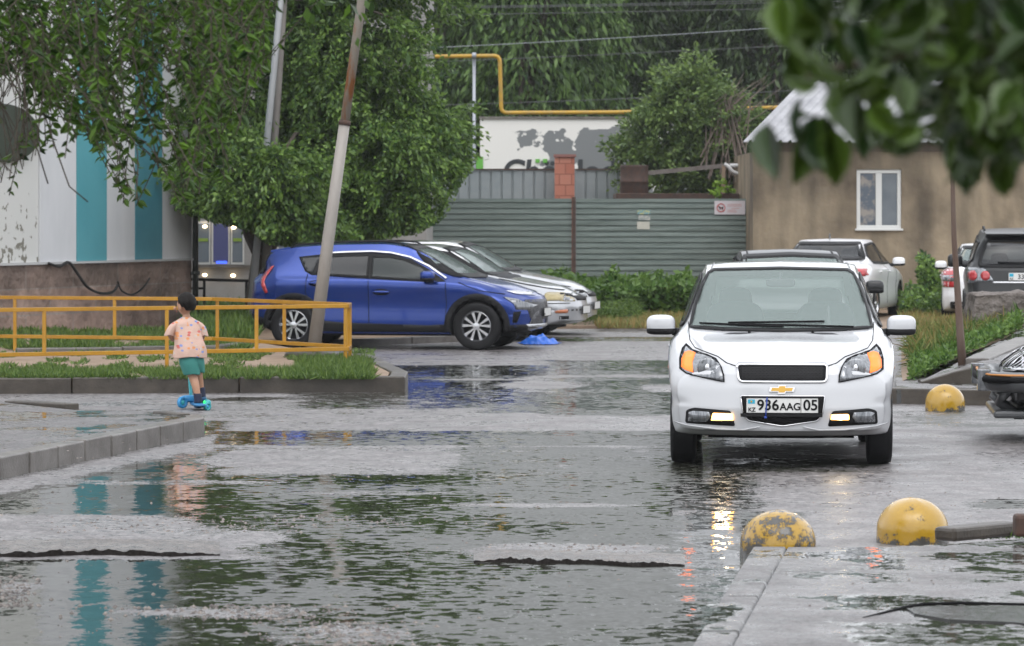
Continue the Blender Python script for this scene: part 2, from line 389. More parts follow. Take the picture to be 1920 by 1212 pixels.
# ================================================================= GROUND
def structure(o): o['kind'] = 'structure'; return o
structure(mesh_from('ground', [(-400,-60,-.03),(400,-60,-.03),(400,900,-.03),(-400,900,-.03)], [(0,1,2,3)], M['ground']))
# road: a fine grid with a water-depth attribute
def ell_w(px, py, cx, cy, rx, ry, k=1.0):
    d = ((px-cx)/rx)**2+((py-cy)/ry)**2
    return k*np.clip(1.25-d, -1, .9)
xs = np.linspace(-11, 13, 200); ys = 12*(60/12)**np.linspace(0, 1, 420)
XX, YY = np.meshgrid(xs, ys); pxg = 960+F*XX/YY; pyg = HY+F*H/YY
wat = np.zeros_like(XX)+.22
def blob(*a): 
    global wat; wat = np.maximum(wat, ell_w(pxg, pyg, *a))
def dry(*a):
    global wat; e = ell_w(pxg, pyg, *a); wat = wat-np.clip(e-.15, 0, .8)*.62
def band(x0, x1, ytop, ybot, k=.85, soft=6, sx=60):
    global wat
    e = np.minimum(np.minimum((pyg-ytop)/soft, (ybot-pyg)/soft), np.minimum((pxg-x0)/sx, (x1-pxg)/sx))
    wat = np.maximum(wat, np.clip(.5+e*.4, -1, k))
band(690, 1030, 685, 706, soft=3); band(1020, 1300, 676, 703, soft=3); band(700, 980, 706, 745, soft=4)
band(1020, 1300, 708, 780, soft=4); band(560, 1000, 738, 766, .62, soft=4); band(900, 1300, 735, 775, .7, soft=3)
dry(1020, 722, 110, 8); dry(1240, 728, 50, 10); dry(880, 712, 90, 2.5)
band(380, 1400, 808, 836, soft=2.5); band(850, 1330, 838, 905, .75, soft=5); band(380, 2200, 834, 842, .3)
band(-900, 420, 790, 965, .95, soft=5); band(330, 1300, 890, 1000, .9, soft=6); band(500, 1500, 960, 1400, .85)
band(-1200, 900, 1050, 1500, .95); band(1240, 1420, 868, 1060, .62, soft=6)
band(1700, 1800, 640, 668, .75, soft=4); band(1150, 1250, 634, 640, .8, soft=2)
band(640, 760, 648, 655, .8, soft=2); band(1040, 1300, 632, 640, .8, soft=1.5); band(1840, 2100, 935, 955, .75, soft=3)
band(400, 700, 745, 752, .7, soft=2); band(1680, 2100, 772, 800, .55, soft=4); band(1250, 1640, 860, 885, .6, soft=3)
dry(600, 862, 300, 17); dry(300, 905, 260, 6); dry(1050, 1030, 230, 15); dry(100, 1000, 480, 32); dry(430, 1148, 260, 13)
dry(640, 1190, 200, 24); dry(30, 1105, 60, 24); dry(700, 925, 200, 5); dry(1000, 948, 260, 5)
kb_ = pyg-(899-.214*pxg); near_k = np.clip(1-np.abs(kb_-14)/24, 0, 1)*(pxg < 400)*(pyg > 800); wat = wat-near_k*1.0
V = np.column_stack([XX.ravel(), YY.ravel(), np.zeros(XX.size)])
nx, ny = len(xs), len(ys); I = np.arange(nx*ny).reshape(ny, nx)
Fc = np.column_stack([I[:-1, :-1].ravel(), I[:-1, 1:].ravel(), I[1:, 1:].ravel(), I[1:, :-1].ravel()])
road = structure(mesh_from('road', V, Fc, M['road'], origin=(0, 12, 0)))
a = road.data.attributes.new('water', 'FLOAT', 'POINT'); a.data.foreach_set('value', wat.ravel().astype(np.float32))
rip = np.clip(.12+.55*np.clip((pxg-330)/170, 0, 1)+.35*np.clip((pxg-700)/500, 0, 1)-.35*np.clip((800-pyg)/60, 0, 1)-.75*np.clip(1-np.abs(pxg-1345)/130, 0, 1), 0, 1)
a = road.data.attributes.new('ripple', 'FLOAT', 'POINT'); a.data.foreach_set('value', rip.ravel().astype(np.float32))
# slopes of asphalt patches left of old resurfacing: worn ledges
M['shaded_broken_face'] = mat('shaded_asphalt_face', (.012,.010,.009), .8, col2=(.03,.026,.024), scale=60, ior=1.2)  # near-black colour paints the shade on the broken ledge fronts
def ledge(name, x0, x1, pyf, pyb, hgt, seed, slope=0):
    n = 140; V = []; Fc = []
    for i in range(n+1):
        px = x0+(x1-x0)*i/n; t = i/n
        env = min(1, (1-t)*6, t*6 if x0 > 0 else 1)
        nz = mnoise.noise(Vector((px*.008, seed, 0)))*4+mnoise.noise(Vector((px*.07, seed, 3)))*.7
        yf = Yg(pyf+nz+slope*t); yb = Yg(pyb+nz*.5+slope*t); x = X(px, yf); xb = X(px, yb)
        h = hgt*(.35+.65*env)*(1+.55*mnoise.noise(Vector((px*.06, 9, seed)))+.35*mnoise.noise(Vector((px*.2, 9, seed))))
        V += [(x, yf, -.01), (x, yf+.01, h), (x+(xb-x)*.3, yf+(yb-yf)*.3, h*.9), (xb, yb, -.004)]
    for i in range(n):
        for k in range(3): a_ = i*4+k; Fc.append((a_, a_+4, a_+5, a_+1))
    o = structure(mesh_from(name, V, Fc, M['patch'])); o.data.materials.append(M['shaded_broken_face'])
    for i, p_ in enumerate(o.data.polygons): p_.material_index = 1 if i % 3 == 0 else 0
    return o
ledge('asphalt_ledge', -500, 412, 1043, 1008, .026, 1.3)
ledge('asphalt_ledge', 888, 1284, 1055, 1026, .024, 5.1, 8)
# gravel on the road
def scatter_stones(name, boxes, n, size, m, label):
    mb = MB()
    for i in range(n):
        bx = boxes[i % len(boxes)]
        p = G(random.gauss((bx[0]+bx[1])/2, (bx[1]-bx[0])/4.5), random.uniform(bx[2], bx[3]), bx[4] if len(bx) > 4 else 0)
        s = size*random.uniform(.4, 1.2)**2
        q = [Vector((random.gauss(0, 1), random.gauss(0, 1), random.gauss(0, .7))).normalized()*s for _ in range(6)]
        mb.add([p+v for v in (Vector((s, 0, 0)), Vector((0, s*random.uniform(.5, 1), 0)), Vector((-s, 0, 0)), Vector((0, -s, 0)), Vector((0, 0, s*.8)), Vector((0, 0, -s*.3)))],
               [(0,1,4),(1,2,4),(2,3,4),(3,0,4),(1,0,5),(2,1,5),(3,2,5),(0,3,5)])
    return tag(mb.build(name, m), label, 'gravel', kind='stuff')
M['pebble'] = mat('pebble', (.07,.055,.05), .45, col2=(.30,.26,.23), scale=14, thr=(.4,.6))
scatter_stones('gravel', [(180, 720, 1136, 1162), (480, 820, 1165, 1215), (-60, 90, 1080, 1140)], 900, .012, M['pebble'], 'loose brown gravel lying on the wet road in the foreground')
scatter_stones('gravel', [(0, 620, 966, 1000), (880, 1290, 1020, 1045), (300, 900, 968, 990)], 600, .010, M['pebble'], 'fine gravel scattered behind the broken asphalt ledges')
scatter_stones('gravel', [(400, 1900, 640, 800), (400, 1250, 800, 1180), (1400, 1900, 860, 990), (0, 380, 900, 1200)], 420, .009, M['pebble'], 'sparse grit and small stones strewn over the whole wet road')
scatter_stones('gravel', [(0, 340, 790, 860, .155), (1450, 1910, 1040, 1200, .118)], 160, .007, M['pebble'], 'fine grit lying on the raised pavements')
# ---- kerb run from a line of stones
def kerb_run(name, pts, z0, z1, wid, m, stone=1.0, label=None, gap=.012, side=1, zs=None):
    """stones along a polyline; stones lie on the 'side' of the line"""
    mb = MB()
    for i in range(len(pts)-1):
        a = Vector(pts[i]); b = Vector(pts[i+1]); L_ = (b-a).length; n = max(1, round(L_/stone)); d = (b-a)/L_
        nrm = Vector((-d.y, d.x, 0))*side
        for k in range(n):
            s0 = a+d*(L_*k/n+gap/2); s1 = a+d*(L_*(k+1)/n-gap/2); j = random.uniform(-.006, .006)
            q = [s0, s1, s1+nrm*wid, s0+nrm*wid]
            mb.prism([(p.x+nrm.x*j, p.y+nrm.y*j) for p in q][::side], z0, z1+random.uniform(-.006, .004))
    return structure(mb.build(name, m, bevel=.012))
def flat(name, pts, z, m, th=.16):
    mb = MB(); mb.prism([(p[0], p[1]) for p in pts], z-th, z); return structure(mb.build(name, m))
# left near pavement
kz = .16
pA = G(-700, 1075, 0); pB = G(0, 899, 0); pC = G(384, 817, 0); pD = G(352, 780, kz); pE = Vector((X(120, 32.8), 32.8, 0)); pF = Vector((-12, 33.5, 0))
kerb_run('kerb', [pA, pB, pC], -.1, kz, .16, M['kerb'], .62, side=1)
kerb_run('kerb', [pC+Vector((0, .01, 0)), Vector((X(380, 29.55), 29.55, 0))], -.1, kz-.01, .16, M['kerb'], .7, side=1)
off = Vector((-.165, .13, 0))
flat('pavement', [(pA.x-.2, pA.y+.1), (pB.x-.14, pB.y+.10), (pC.x-.15, pC.y+.03), (X(380, 29.5)-.16, 29.5), (X(300, 29.95), 29.95), (X(140, 30.2), 30.2), (X(30, 31.2), 31.2), (X(-60, 32.2), 32.2), (-9, 32.6), (-14, 30), (-12, 12)], kz-.008, M['paving'])
kb = MB(); kb.beam(P(297, 774, 29.75)+Vector((0, 0, -.01)), P(346, 779, 29.4)+Vector((0, 0, -.01)), .12, .05)
tag(kb.build('kerb_fragment', M['kerb_dark'], bevel=.01), 'short broken kerb stone lying on the pavement corner near the child', 'kerb stone')
kb = MB(); kb.beam(P(20, 760, 31.6), P(136, 766, 31.0), .16, .09)
tag(kb.build('kerb_fragment', M['kerb_dark'], bevel=.012), 'long dark sunken kerb stone at the far left edge of the pavement', 'kerb stone')
# left island with lawn and kerb
iz = .17
iA = G(-500, 741); iB = G(760, 736); iC = Vector((X(764, 37.3), 37.4, 0)); iD = Vector((X(692, 41.8), 42.2, 0))
kerb_run('kerb', [iA, iB], -.1, iz, .18, M['kerb_dark'], 1.9, side=1)
kerb_run('kerb', [iB+Vector((.0, .01, 0)), iC, iD], -.1, iz-.004, .18, M['kerb'], 1.1, side=1)
flat('island_soil', [(iA.x, iA.y+.19), (iB.x-.2, iB.y+.19), (iC.x-.2, iC.y), (iD.x-.2, iD.y-.1), (X(560, 44), 44.0), (X(480, 46), 46.2), (-12, 60), (-16, 60)], iz-.015, M['soil'])
gz = lambda x, y: iz-.015
def in_px(x0, x1, y0, y1, z): 
    def f():
        p = G(random.uniform(x0, x1), random.uniform(y0, y1), z); return (p.x, p.y)
    return f
def strip_fn(x0, x1, y0, y1, z, thr=-.2, sc_=.03):
    def f():
        while 1:
            px, py = random.uniform(x0, x1), random.uniform(y0, y1)
            if mnoise.noise(Vector((px*sc_, py*.12, 1.7))) > thr: p = G(px, py, z); return (p.x, p.y)
    return f
grass('grass', strip_fn(-20, 700, 694, 708, iz, -.3), 19000, .10, .014, M['grass'], gz, 'low green grass along the top of the long dark kerb', .8)
grass('grass', strip_fn(560, 690, 676, 704, iz, -.5), 8000, .13, .015, M['grass'], gz, 'tuft of taller green weeds at the tip of the island', .8)
grass('grass', strip_fn(-20, 700, 655, 690, iz, .12, .02), 5000, .07, .02, M['grass'], gz, 'sparse grass patches growing in the bare soil behind the kerb', .9)
grass('grass', strip_fn(-20, 470, 618, 655, iz, -.25), 15000, .11, .02, M['grass'], gz, 'lawn between the yellow railing and the stone base of the building', .7)
grass('grass', strip_fn(350, 480, 560, 640, iz, -.5), 6000, .25, .035, M['grass'], gz, 'tall grass in front of the lit shop windows', .5)
kerb_run('kerb', [G(30, 661, iz), G(230, 659, iz), G(400, 657, iz), G(480, 647, iz)], iz-.1, iz+.055, .14, M['kerb'], 1.6, side=1)
# kerbs under the blue car, lawn behind
kerb_run('kerb', [G(640, 650), G(900, 640)], -.05, .10, .2, M['kerb'], 1.4, side=1)
flat('island_soil', [G(430, 652), G(640, 646), G(900, 636), G(1010, 628), (X(1000, 64), 64), (X(300, 64), 64)], .075, M['soil'], .1)
# far verge with weeds
yv = 56.5
flat('verge', [(X(1040, yv), yv), (X(1400, yv), yv), (X(1720, 54), 54), (X(2200, 54), 54), (14, 70), (-6, 70)], .05, M['soil'], .08)
def weeds(name, boxes, n, leaf, m, label, zf, aspect=.55):
    Pl, Dl = [], []
    for i in range(n):
        x0, x1, y0, y1, hm = boxes[i % len(boxes)]
        Y = random.uniform(y0, y1); px = random.uniform(x0, x1); hh = hm*(.72+.5*mnoise.noise(Vector((px*.02, Y*.7, 0)))+.25*mnoise.noise(Vector((px*.08, Y, 4))))
        z = zf+hh*random.random()**.55
        Pl.append((X(px, Y), Y, z)); Dl.append((random.gauss(0, 1), random.gauss(0, 1)-.4, random.gauss(.1, .7)))
    L = leaf*(.5+rng.random(n)); V, Fc = leaf_arrays(np.array(Pl), np.array(Dl), L, L*aspect, fold=.08)
    return tag(mesh_from(name, V, Fc, m), label, 'weeds', kind='stuff')
weeds('weeds', [(1020, 1340, 60.5, 65.5, .80), (1090, 1330, 60.5, 63, .72)], 17000, .13, M['weed'], 'dense leafy green weeds in front of the corrugated fence', .05)
weeds('weeds', [(1050, 1200, 56.8, 60.5, .40)], 7000, .08, M['grass'], 'wispy pale weeds beside the noses of the silver cars', .05, .2)
grass('dry_grass', in_px(1120, 1360, 590, 616, .05), 9000, .16, .03, M['drygrass'], lambda x, y: .05, 'yellow dry grass at the far edge of the road')
grass('dry_grass', in_px(1690, 1830, 590, 622, .05), 6000, .18, .03, M['drygrass'], lambda x, y: .05, 'yellow dry grass before the brown stucco house')
weeds('weeds', [(1690, 1790, 60, 64.5, .55), (1725, 1765, 62.5, 64.5, 1.15)], 5200, .10, M['leaf_mid'], 'dark green weeds against the foot of the stucco house', .05)
# ---- right raised corner (kerbs, slabs, bank)
rz1 = .155
r0 = G(1640, 752); r1 = G(1690, 758); r2 = G(2300, 770)
kerb_run('kerb', [G(1660, 757), G(2200, 768)], -.1, rz1, .22, M['kerb_dark'], 1.3, side=1)
flat('pavement', [(X(1676, 34.2), 33.95), (X(2200, 33.3), 33.3), (X(2200, 44), 44), (X(1700, 41), 41), (X(1678, 37), 37)], rz1-.01, M['paving'], .14)
# second step curved, rising to the right
def ramp_kerb(pts, wid, m, name='kerb'):
    """pts: (x, y, zbottom, ztop); a continuous sloping kerb"""
    V = []; Fc = []
    for i, (x, y, zb, zt) in enumerate(pts):
        V += [(x, y, zb), (x, y, zt), (x, y+wid, zt), (x, y+wid, zb)]
    n = len(pts)
    for i in range(n-1):
        for k in range(4): Fc.append((i*4+k, (i+1)*4+k, (i+1)*4+(k+1) % 4, i*4+(k+1) % 4))
    Fc += [(3, 2, 1, 0), ((n-1)*4, (n-1)*4+1, (n-1)*4+2, (n-1)*4+3)]
    return structure(mesh_from(name, V, Fc, m, bevel=.012))
q = []
for px, pyt, Y in ((1726, 716, 35.2), (1760, 706, 35.2), (1790, 697, 35.2), (1830, 688, 35.2), (1880, 684, 35.2), (2100, 682, 35.3)):
    q.append((X(px, Y), Y, rz1-.02, Z(pyt, Y)))
ramp_kerb(q, .22, M['kerb_dark'])
# sloping slab behind: from the left foot (1730,712) up to (1920,612)
sl = [P(1730, 713, 35.45), P(1835, 686, 35.45), P(2100, 680, 35.45), P(2100, 600, 40.5), P(1925, 612, 40.0), P(1870, 642, 38.8), P(1800, 678, 37)]
structure(mesh_from('sloping_slab', sl, [tuple(range(len(sl)))], M['paving']))
kk = MB(); kk.beam(P(1832, 681, 36.2), P(1925, 641, 38.3), .26, .10); 
structure(kk.build('kerb', M['kerb'], bevel=.012))
sl2 = [P(1850, 690, 35.7), P(2100, 690, 35.7), P(2100, 628, 38.6), P(1925, 652, 38.2)]
structure(mesh_from('bare_earth', [v+Vector((0, 0, .004)) for v in sl2], [(0,1,2,3)], M['soil']))
# grassy bank: surface from (1700,705) to (1890,605)
bk = []; bf = []
for j in range(13):
    for i in range(17):
        u = i/16; v = j/12
        px = 1690+(1930-1690)*u; Yb = 35.6+u*4.3; Y = Yb+v*9
        zb = Z(712-100*u, Yb)-.02; z = zb*(1-v*.75)+.12*v
        bk.append((X(px, Y)+.0, Y, max(z, .0)))
for j in range(12):
    for i in range(16): a_ = j*17+i; bf.append((a_, a_+1, a_+18, a_+17))
structure(mesh_from('grass_bank', bk, bf, M['soil']))
def bank_leaf(n, leaf, m, label, vmin, vmax, hm, aspect=.5, name='weeds'):
    Pl, Dl = [], []
    for i in range(n):
        u = random.random(); v = random.uniform(vmin, vmax)
        px = 1708+(1915-1708)*u; Yb = 35.7+u*4.3; Y = Yb+v*9; zb = Z(712-100*u, Yb); z = zb*(1-v*.75)+.12*v
        hh = hm*(.6+.6*mnoise.noise(Vector((px*.03, Y, 2))))*min(1, .35+v*6)
        Pl.append((X(px, Y), Y, z+hh*random.random()**.7)); Dl.append((random.gauss(0, .7), random.gauss(0, .7)-.2, random.gauss(.5, .6)))
    L = leaf*(.5+rng.random(n)); V, Fc = leaf_arrays(np.array(Pl), np.array(Dl), L, L*aspect, fold=.05)
    return tag(mesh_from(name, V, Fc, m), label, 'weeds', kind='stuff')
bank_leaf(14000, .06, M['weed'], 'lush green weeds on the bank beside the sloping slab', 0, .45, .20)
bank_leaf(5000, .20, M['drygrass'], 'pale seeding grass stalks on top of the bank', .25, 1, .25, .06)
bank_leaf(8000, .17, M['grass'], 'long green grass on the far side of the bank', .2, 1, .22, .09)
# ---- near right pavement (raised) with kerb stones
nz_ = .12
a0 = G(1412, 1024, nz_); a1 = G(1278, 1240, nz_); b0 = G(1474, 1024, nz_); b1 = G(1352, 1240, nz_)
kb = MB()
for t0, t1 in ((0, .50), (.507, .78), (.787, 1.2)):
    pa = a0.lerp(a1, t0); pb = a0.lerp(a1, t1); pc = b0.lerp(b1, t1); pd = b0.lerp(b1, t0)
    kb.prism([(pa.x, pa.y), (pb.x, pb.y), (pc.x, pc.y), (pd.x, pd.y)], -.1, nz_+random.uniform(-.004, .004))
structure(kb.build('kerb', M['paving'], bevel=.012))
flat('pavement', [(b0.x+.012, b0.y), (b0.x+.012+(b1.x-b0.x)*1.2, b0.y+(b1.y-b0.y)*1.2), (6, b0.y+(b1.y-b0.y)*1.2), (8, G(2300, 1000, nz_).y), G(1925, 1008, nz_), G(1800, 1017, nz_), G(1660, 1024, nz_)], nz_-.006, M['paving'], .12)
# rim of a sunken manhole slab in the pavement
mb = MB(); rim = []
cpt = G(1800, 1158, nz_)
def rimp(px, py): return G(px, py, nz_-.001)
for px, py in ((1618, 1158), (1660, 1148), (1700, 1138), (1730, 1133), (1800, 1131), (1860, 1132), (1925, 1134), (2000, 1138)):
    rim.append(rimp(px, py))
mb.tube(rim, [.002, .005, .007, .006, .008, .006, .007, .005], 6); 
structure(mb.build('pavement_crack', M['ink']))
mb = MB(); pl = [rimp(1700, 1142), rimp(1740, 1138), rimp(1900, 1137), rimp(2010, 1141), rimp(2010, 1180), rimp(1900, 1168), rimp(1780, 1163), rimp(1715, 1152)]
mb.prism([(p.x, p.y) for p in pl][::-1], nz_-.012, nz_+.002)
structure(mb.build('puddle', mat('puddle_water', (.05,.05,.05), .04, ior=1.33, bump=.4, bscale=25, bdist=.004)))
# kerb piece with weeds behind the near pavement
kb = MB(); kb.beam(P(1770, 992, 18.7)-Vector((0, 0, .03)), P(1895, 980, 19.1)-Vector((0, 0, .03)), .15, .075)
tag(kb.build('kerb_fragment', M['kerb_dark'], bevel=.02), 'worn kerb stone touching the right hand yellow dome', 'kerb stone')
def near_w():
    p = G(random.uniform(1825, 1935), random.uniform(1001, 1016), .06); return (p.x, p.y)
kb = MB(); kb.beam(P(1901, 985, 18.4), P(1990, 985, 18.4), .12, .12)
tag(kb.build('broken_stone', M['rust'], bevel=.02), 'dark broken stub at the right edge behind the weeds', 'stone')
grass('weeds', near_w, 420, .055, .010, M['weed'], lambda x, y: .08, 'small weeds growing at the end of the near pavement', .9, 'weeds')
# ================================================================= DOMES
def dome(c, r_, h, label, seed):
    V = []; Fc = []; n = 48; m_ = 22
    for i in range(m_+1):
        t = i/m_
        if t < .3: rr = 1-.02*t; zz = t/.3*.32*h
        else: a_ = (t-.3)/.7*math.pi/2; rr = math.cos(a_)*.994; zz = .32*h+.68*h*math.sin(a_)
        for k in range(n):
            th = 2*math.pi*k/n; d = 1+.012*mnoise.noise(Vector((math.cos(th)*2, math.sin(th)*2, zz*9+seed)))
            V.append((c[0]+r_*rr*d*math.cos(th), c[1]+r_*rr*d*math.sin(th), c[2]-.02+zz*d))
    for i in range(m_):
        for k in range(n): Fc.append((i*n+k, i*n+(k+1) % n, (i+1)*n+(k+1) % n, (i+1)*n+k))
    return V, Fc
def dome_mat(name, dirt):
    m, N, L, b = newmat(name); tc = N.new('ShaderNodeTexCoord')
    def nz(s, d=8, r_=.7):
        n = N.new('ShaderNodeTexNoise'); n.inputs['Scale'].default_value = s; n.inputs['Detail'].default_value = d; n.inputs['Roughness'].default_value = r_
        L.new(tc.outputs['Object'], n.inputs['Vector']); return n.outputs['Fac']
    sep = N.new('ShaderNodeSeparateXYZ'); L.new(tc.outputs['Object'], sep.inputs[0])
    mr = N.new('ShaderNodeMapRange'); mr.inputs[1].default_value = 0; mr.inputs[2].default_value = .09; mr.inputs[3].default_value = .22; mr.inputs[4].default_value = 0
    L.new(sep.outputs['Z'], mr.inputs[0])
    ad = N.new('ShaderNodeMath'); L.new(nz(9, 12, .82), ad.inputs[0]); L.new(mr.outputs[0], ad.inputs[1])
    cr = N.new('ShaderNodeValToRGB'); e = cr.color_ramp.elements
    e[0].position = dirt; e[0].color = (0, 0, 0, 1); e[1].position = dirt+.03; e[1].color = (1, 1, 1, 1)
    L.new(ad.outputs[0], cr.inputs[0])
    c1 = N.new('ShaderNodeMix'); c1.data_type = 'RGBA'; c1.inputs[6].default_value = (.31,.165,.004, 1); c1.inputs[7].default_value = (.46,.28,.012, 1); L.new(nz(4), c1.inputs[0])
    c2 = N.new('ShaderNodeMix'); c2.data_type = 'RGBA'; c2.inputs[6].default_value = (.012,.012,.010, 1); c2.inputs[7].default_value = (.10,.095,.085, 1); L.new(nz(16), c2.inputs[0])
    mx = N.new('ShaderNodeMix'); mx.data_type = 'RGBA'; L.new(cr.outputs[0], mx.inputs[0]); L.new(c1.outputs[2], mx.inputs[6]); L.new(c2.outputs[2], mx.inputs[7])
    L.new(mx.outputs[2], b.inputs['Base Color']); b.inputs['Roughness'].default_value = .25; b.inputs['Coat Weight'].default_value = .6
    bp = N.new('ShaderNodeBump'); bp.inputs['Distance'].default_value = .006; bp.inputs['Strength'].default_value = .7
    sb = N.new('ShaderNodeMath'); sb.operation = 'SUBTRACT'; L.new(nz(12), sb.inputs[0]); L.new(cr.outputs[0], sb.inputs[1])
    L.new(sb.outputs[0], bp.inputs['Height']); L.new(bp.outputs[0], b.inputs['Normal'])
    return m
for (pxc, Y, r_, h, dirt, lab, sd_) in (
    (1459, 18.75, .210, .275, .515, 'heavily peeled yellow concrete dome at the end of the kerb', 1.),
    (1711, 19.55, .208, .275, .60, 'smooth yellow concrete dome touching a worn kerb stone', 4.),
    (1772, 32.75, .192, .275, .60, 'small distant yellow dome against the far kerb', 8.)):
    V, Fc = dome((X(pxc, Y), Y, 0), r_, h, '', sd_)
    tag(mesh_from('bollard_dome', V, Fc, dome_mat('yellow_dome', dirt), None, True), lab, 'bollard', 'yellow concrete domes')
# ================================================================= CARS
def pchip(xk, yk, x):
    xk = np.asarray(xk, float); yk = np.asarray(yk, float); h = np.diff(xk); d = np.diff(yk)/h; n = len(xk); m = np.zeros(n)
    for i in range(1, n-1):
        if d[i-1]*d[i] > 0: w1 = 2*h[i]+h[i-1]; w2 = h[i]+2*h[i-1]; m[i] = (w1+w2)/(w1/d[i-1]+w2/d[i])
    m[0] = d[0]; m[-1] = d[-1]; i = np.clip(np.searchsorted(xk, x)-1, 0, n-2); t = (x-xk[i])/h[i]
    return yk[i]*(2*t**3-3*t**2+1)+h[i]*m[i]*(t**3-2*t**2+t)+yk[i+1]*(-2*t**3+3*t**2)+h[i]*m[i+1]*(t**3-t**2)
def catmull(pts, k):
    pts = np.array(pts); n = len(pts); out = []
    for i in range(n-1):
        p0 = pts[max(i-1, 0)]; p1 = pts[i]; p2 = pts[i+1]; p3 = pts[min(i+2, n-1)]
        for j in range(k):
            t = j/k; out.append(.5*((2*p1)+(p2-p0)*t+(2*p0-5*p1+4*p2-p3)*t*t+(-p0+3*p1-3*p2+p3)*t**3))
    out.append(pts[-1]); return np.array(out)
def smooth(t): t = np.clip(t, 0, 1); return t*t*(3-2*t)
class Car:
    def __init__(c, name, label, loc, rotz, st, nose, tail, axles, wheelR, paintm, plan=(.30, .22), cat='car', group=None, tyre_w=.2, track=None, wellgap=.05):
        c.root = thing(name, label, cat, loc, rotz, group); c.st = st; c.paint = paintm
        S = np.array(st); xf, xr = S[:, 0].max(), S[:, 0].min(); c.xf, c.xr = xf, xr
        S = S[np.argsort(S[:, 0])]
        xs = np.concatenate([np.linspace(xr, xr+.12, 6), np.linspace(xr+.16, xf-.16, 92), np.linspace(xf-.12, xf, 6)])
        cols = [pchip(S[:, 0], S[:, j], xs) for j in range(1, S.shape[1])]
        rows = []
        for i, x in enumerate(xs):
            hb, w, be, wb, top, wt = [q_[i] for q_ in cols]
            e = min(x-xr, xf-x); sh = 1-.055*(1-smooth(e/.12)); hb2 = hb+.03*(1-smooth(e/.12)); tp = .02*(1-smooth(e/.12))
            w *= sh; wb *= sh; wt *= sh; top -= tp; be -= tp*.6
            dr = min(.055, max((top-be)*.55, .004)); mid = hb+(be-hb)*.52
            pr = [(0, hb2), (w*.55, hb2), (w*.90, hb2+.005), (w*.965, hb2+.05), (w*.985, hb2+.16), (w*.978, mid), (w, be-.15), (w*.985, be-.055), (wb, be),
                  (wb*.5+wt*.5+.012*(top-be)/.4, be*.5+(top-dr)*.5), (wt, top-dr), (wt*.93, top-dr*.35), (wt*.6, top-.004), (0, top+.006)]
            rows.append(catmull(pr, 4))
        rows = np.array(rows); nX, nP = rows.shape[:2]
        V = np.zeros((nX, 2*nP-2, 3))          # ring: left half bottom->top, right half top->bottom
        V[:, :nP, 0] = xs[:, None]; V[:, :nP, 1] = rows[:, :, 0]; V[:, :nP, 2] = rows[:, :, 1]
        V[:, nP:, 0] = xs[:, None]; V[:, nP:, 1] = -rows[:, nP-2:0:-1, 0]; V[:, nP:, 2] = rows[:, nP-2:0:-1, 1]
        nr = 2*nP-2; verts = V.reshape(-1, 3).tolist(); faces = []
        for i in range(nX-1):
            for k in range(nr): faces.append((i*nr+k, (i+1)*nr+k, (i+1)*nr+(k+1) % nr, i*nr+(k+1) % nr))
        nc = 14
        for end, i0 in ((0, 0), (1, nX-1)):
            base = i0*nr; grid = []
            for p in range(1, nP-1):
                l = verts[base+p]; r_ = verts[base+nr-p]; row = [base+p]
                for j in range(1, nc):
                    t = j/nc; verts.append([l[0], l[1]*(1-t)+r_[1]*t, l[2]]); row.append(len(verts)-1)
                row.append(base+nr-p); grid.append(row)
            fs = []
            for p in range(len(grid)-1):
                for j in range(nc): fs.append((grid[p][j], grid[p][j+1], grid[p+1][j+1], grid[p+1][j]))
            b0 = base; t0 = base+nP-1
            for j in range(nc//2): pass
            fs.append(tuple([b0]+grid[0][::-1])); fs.append(tuple([t0]+grid[-1]))
            if end == 0: fs = [f[::-1] for f in fs]
            faces += fs
        A = np.array(verts); W = np.abs(A[:, 1])/.86
        sf = smooth((A[:, 0]-(xf-.95))/.95); sr = smooth((xr+.8-A[:, 0])/.8)
        nf = np.interp(A[:, 2], [q_[0] for q_ in nose], [q_[1] for q_ in nose]); nr_ = np.interp(A[:, 2], [q_[0] for q_ in tail], [q_[1] for q_ in tail])
        s2 = smooth((A[:, 0]-(xf-.5))/.5); s3 = smooth((xr+.45-A[:, 0])/.45)
        A[:, 0] += -plan[0]*W**2.4*sf-nf*s2+plan[1]*W**2.6*sr+nr_*s3
        c.bvh = BVHTree.FromPolygons([tuple(v) for v in A], faces)
        body = mesh_from('body', A, faces, paintm, c.root, True); c.body = body
        # wheel wells
        bm = bmesh.new()
        for ax in axles:
            for sgn in (1, -1):
                r_ = wheelR+wellgap; n = 28; y0, y1 = sgn*.50, sgn*1.2
                a_ = [bm.verts.new((ax+r_*math.cos(2*math.pi*k/n), y0, wheelR+r_*math.sin(2*math.pi*k/n))) for k in range(n)]
                b_ = [bm.verts.new((ax+r_*math.cos(2*math.pi*k/n), y1, wheelR+r_*math.sin(2*math.pi*k/n))) for k in range(n)]
                for k in range(n): bm.faces.new((a_[k], a_[(k+1) % n], b_[(k+1) % n], b_[k]))
                bm.faces.new(a_[::-1]); bm.faces.new(b_)
        bmesh.ops.recalc_face_normals(bm, faces=bm.faces); cm = bpy.data.meshes.new('cut'); bm.to_mesh(cm); bm.free(); cm.materials.append(M['interior'])
        cu = link(bpy.data.objects.new('cut', cm)); 
        bb = bmesh.new(); bb.from_mesh(body.data); bmesh.ops.recalc_face_normals(bb, faces=bb.faces); bb.to_mesh(body.data); bb.free()
        body.data.materials.append(M['interior'])
        md = body.modifiers.new('b', 'BOOLEAN'); md.operation = 'DIFFERENCE'; md.solver = 'EXACT'; md.object = cu
        mtx = body.parent; body.parent = None
        bpy.context.view_layer.update(); bake(body); body.parent = mtx; bpy.data.objects.remove(cu)
        c.track = track or .74
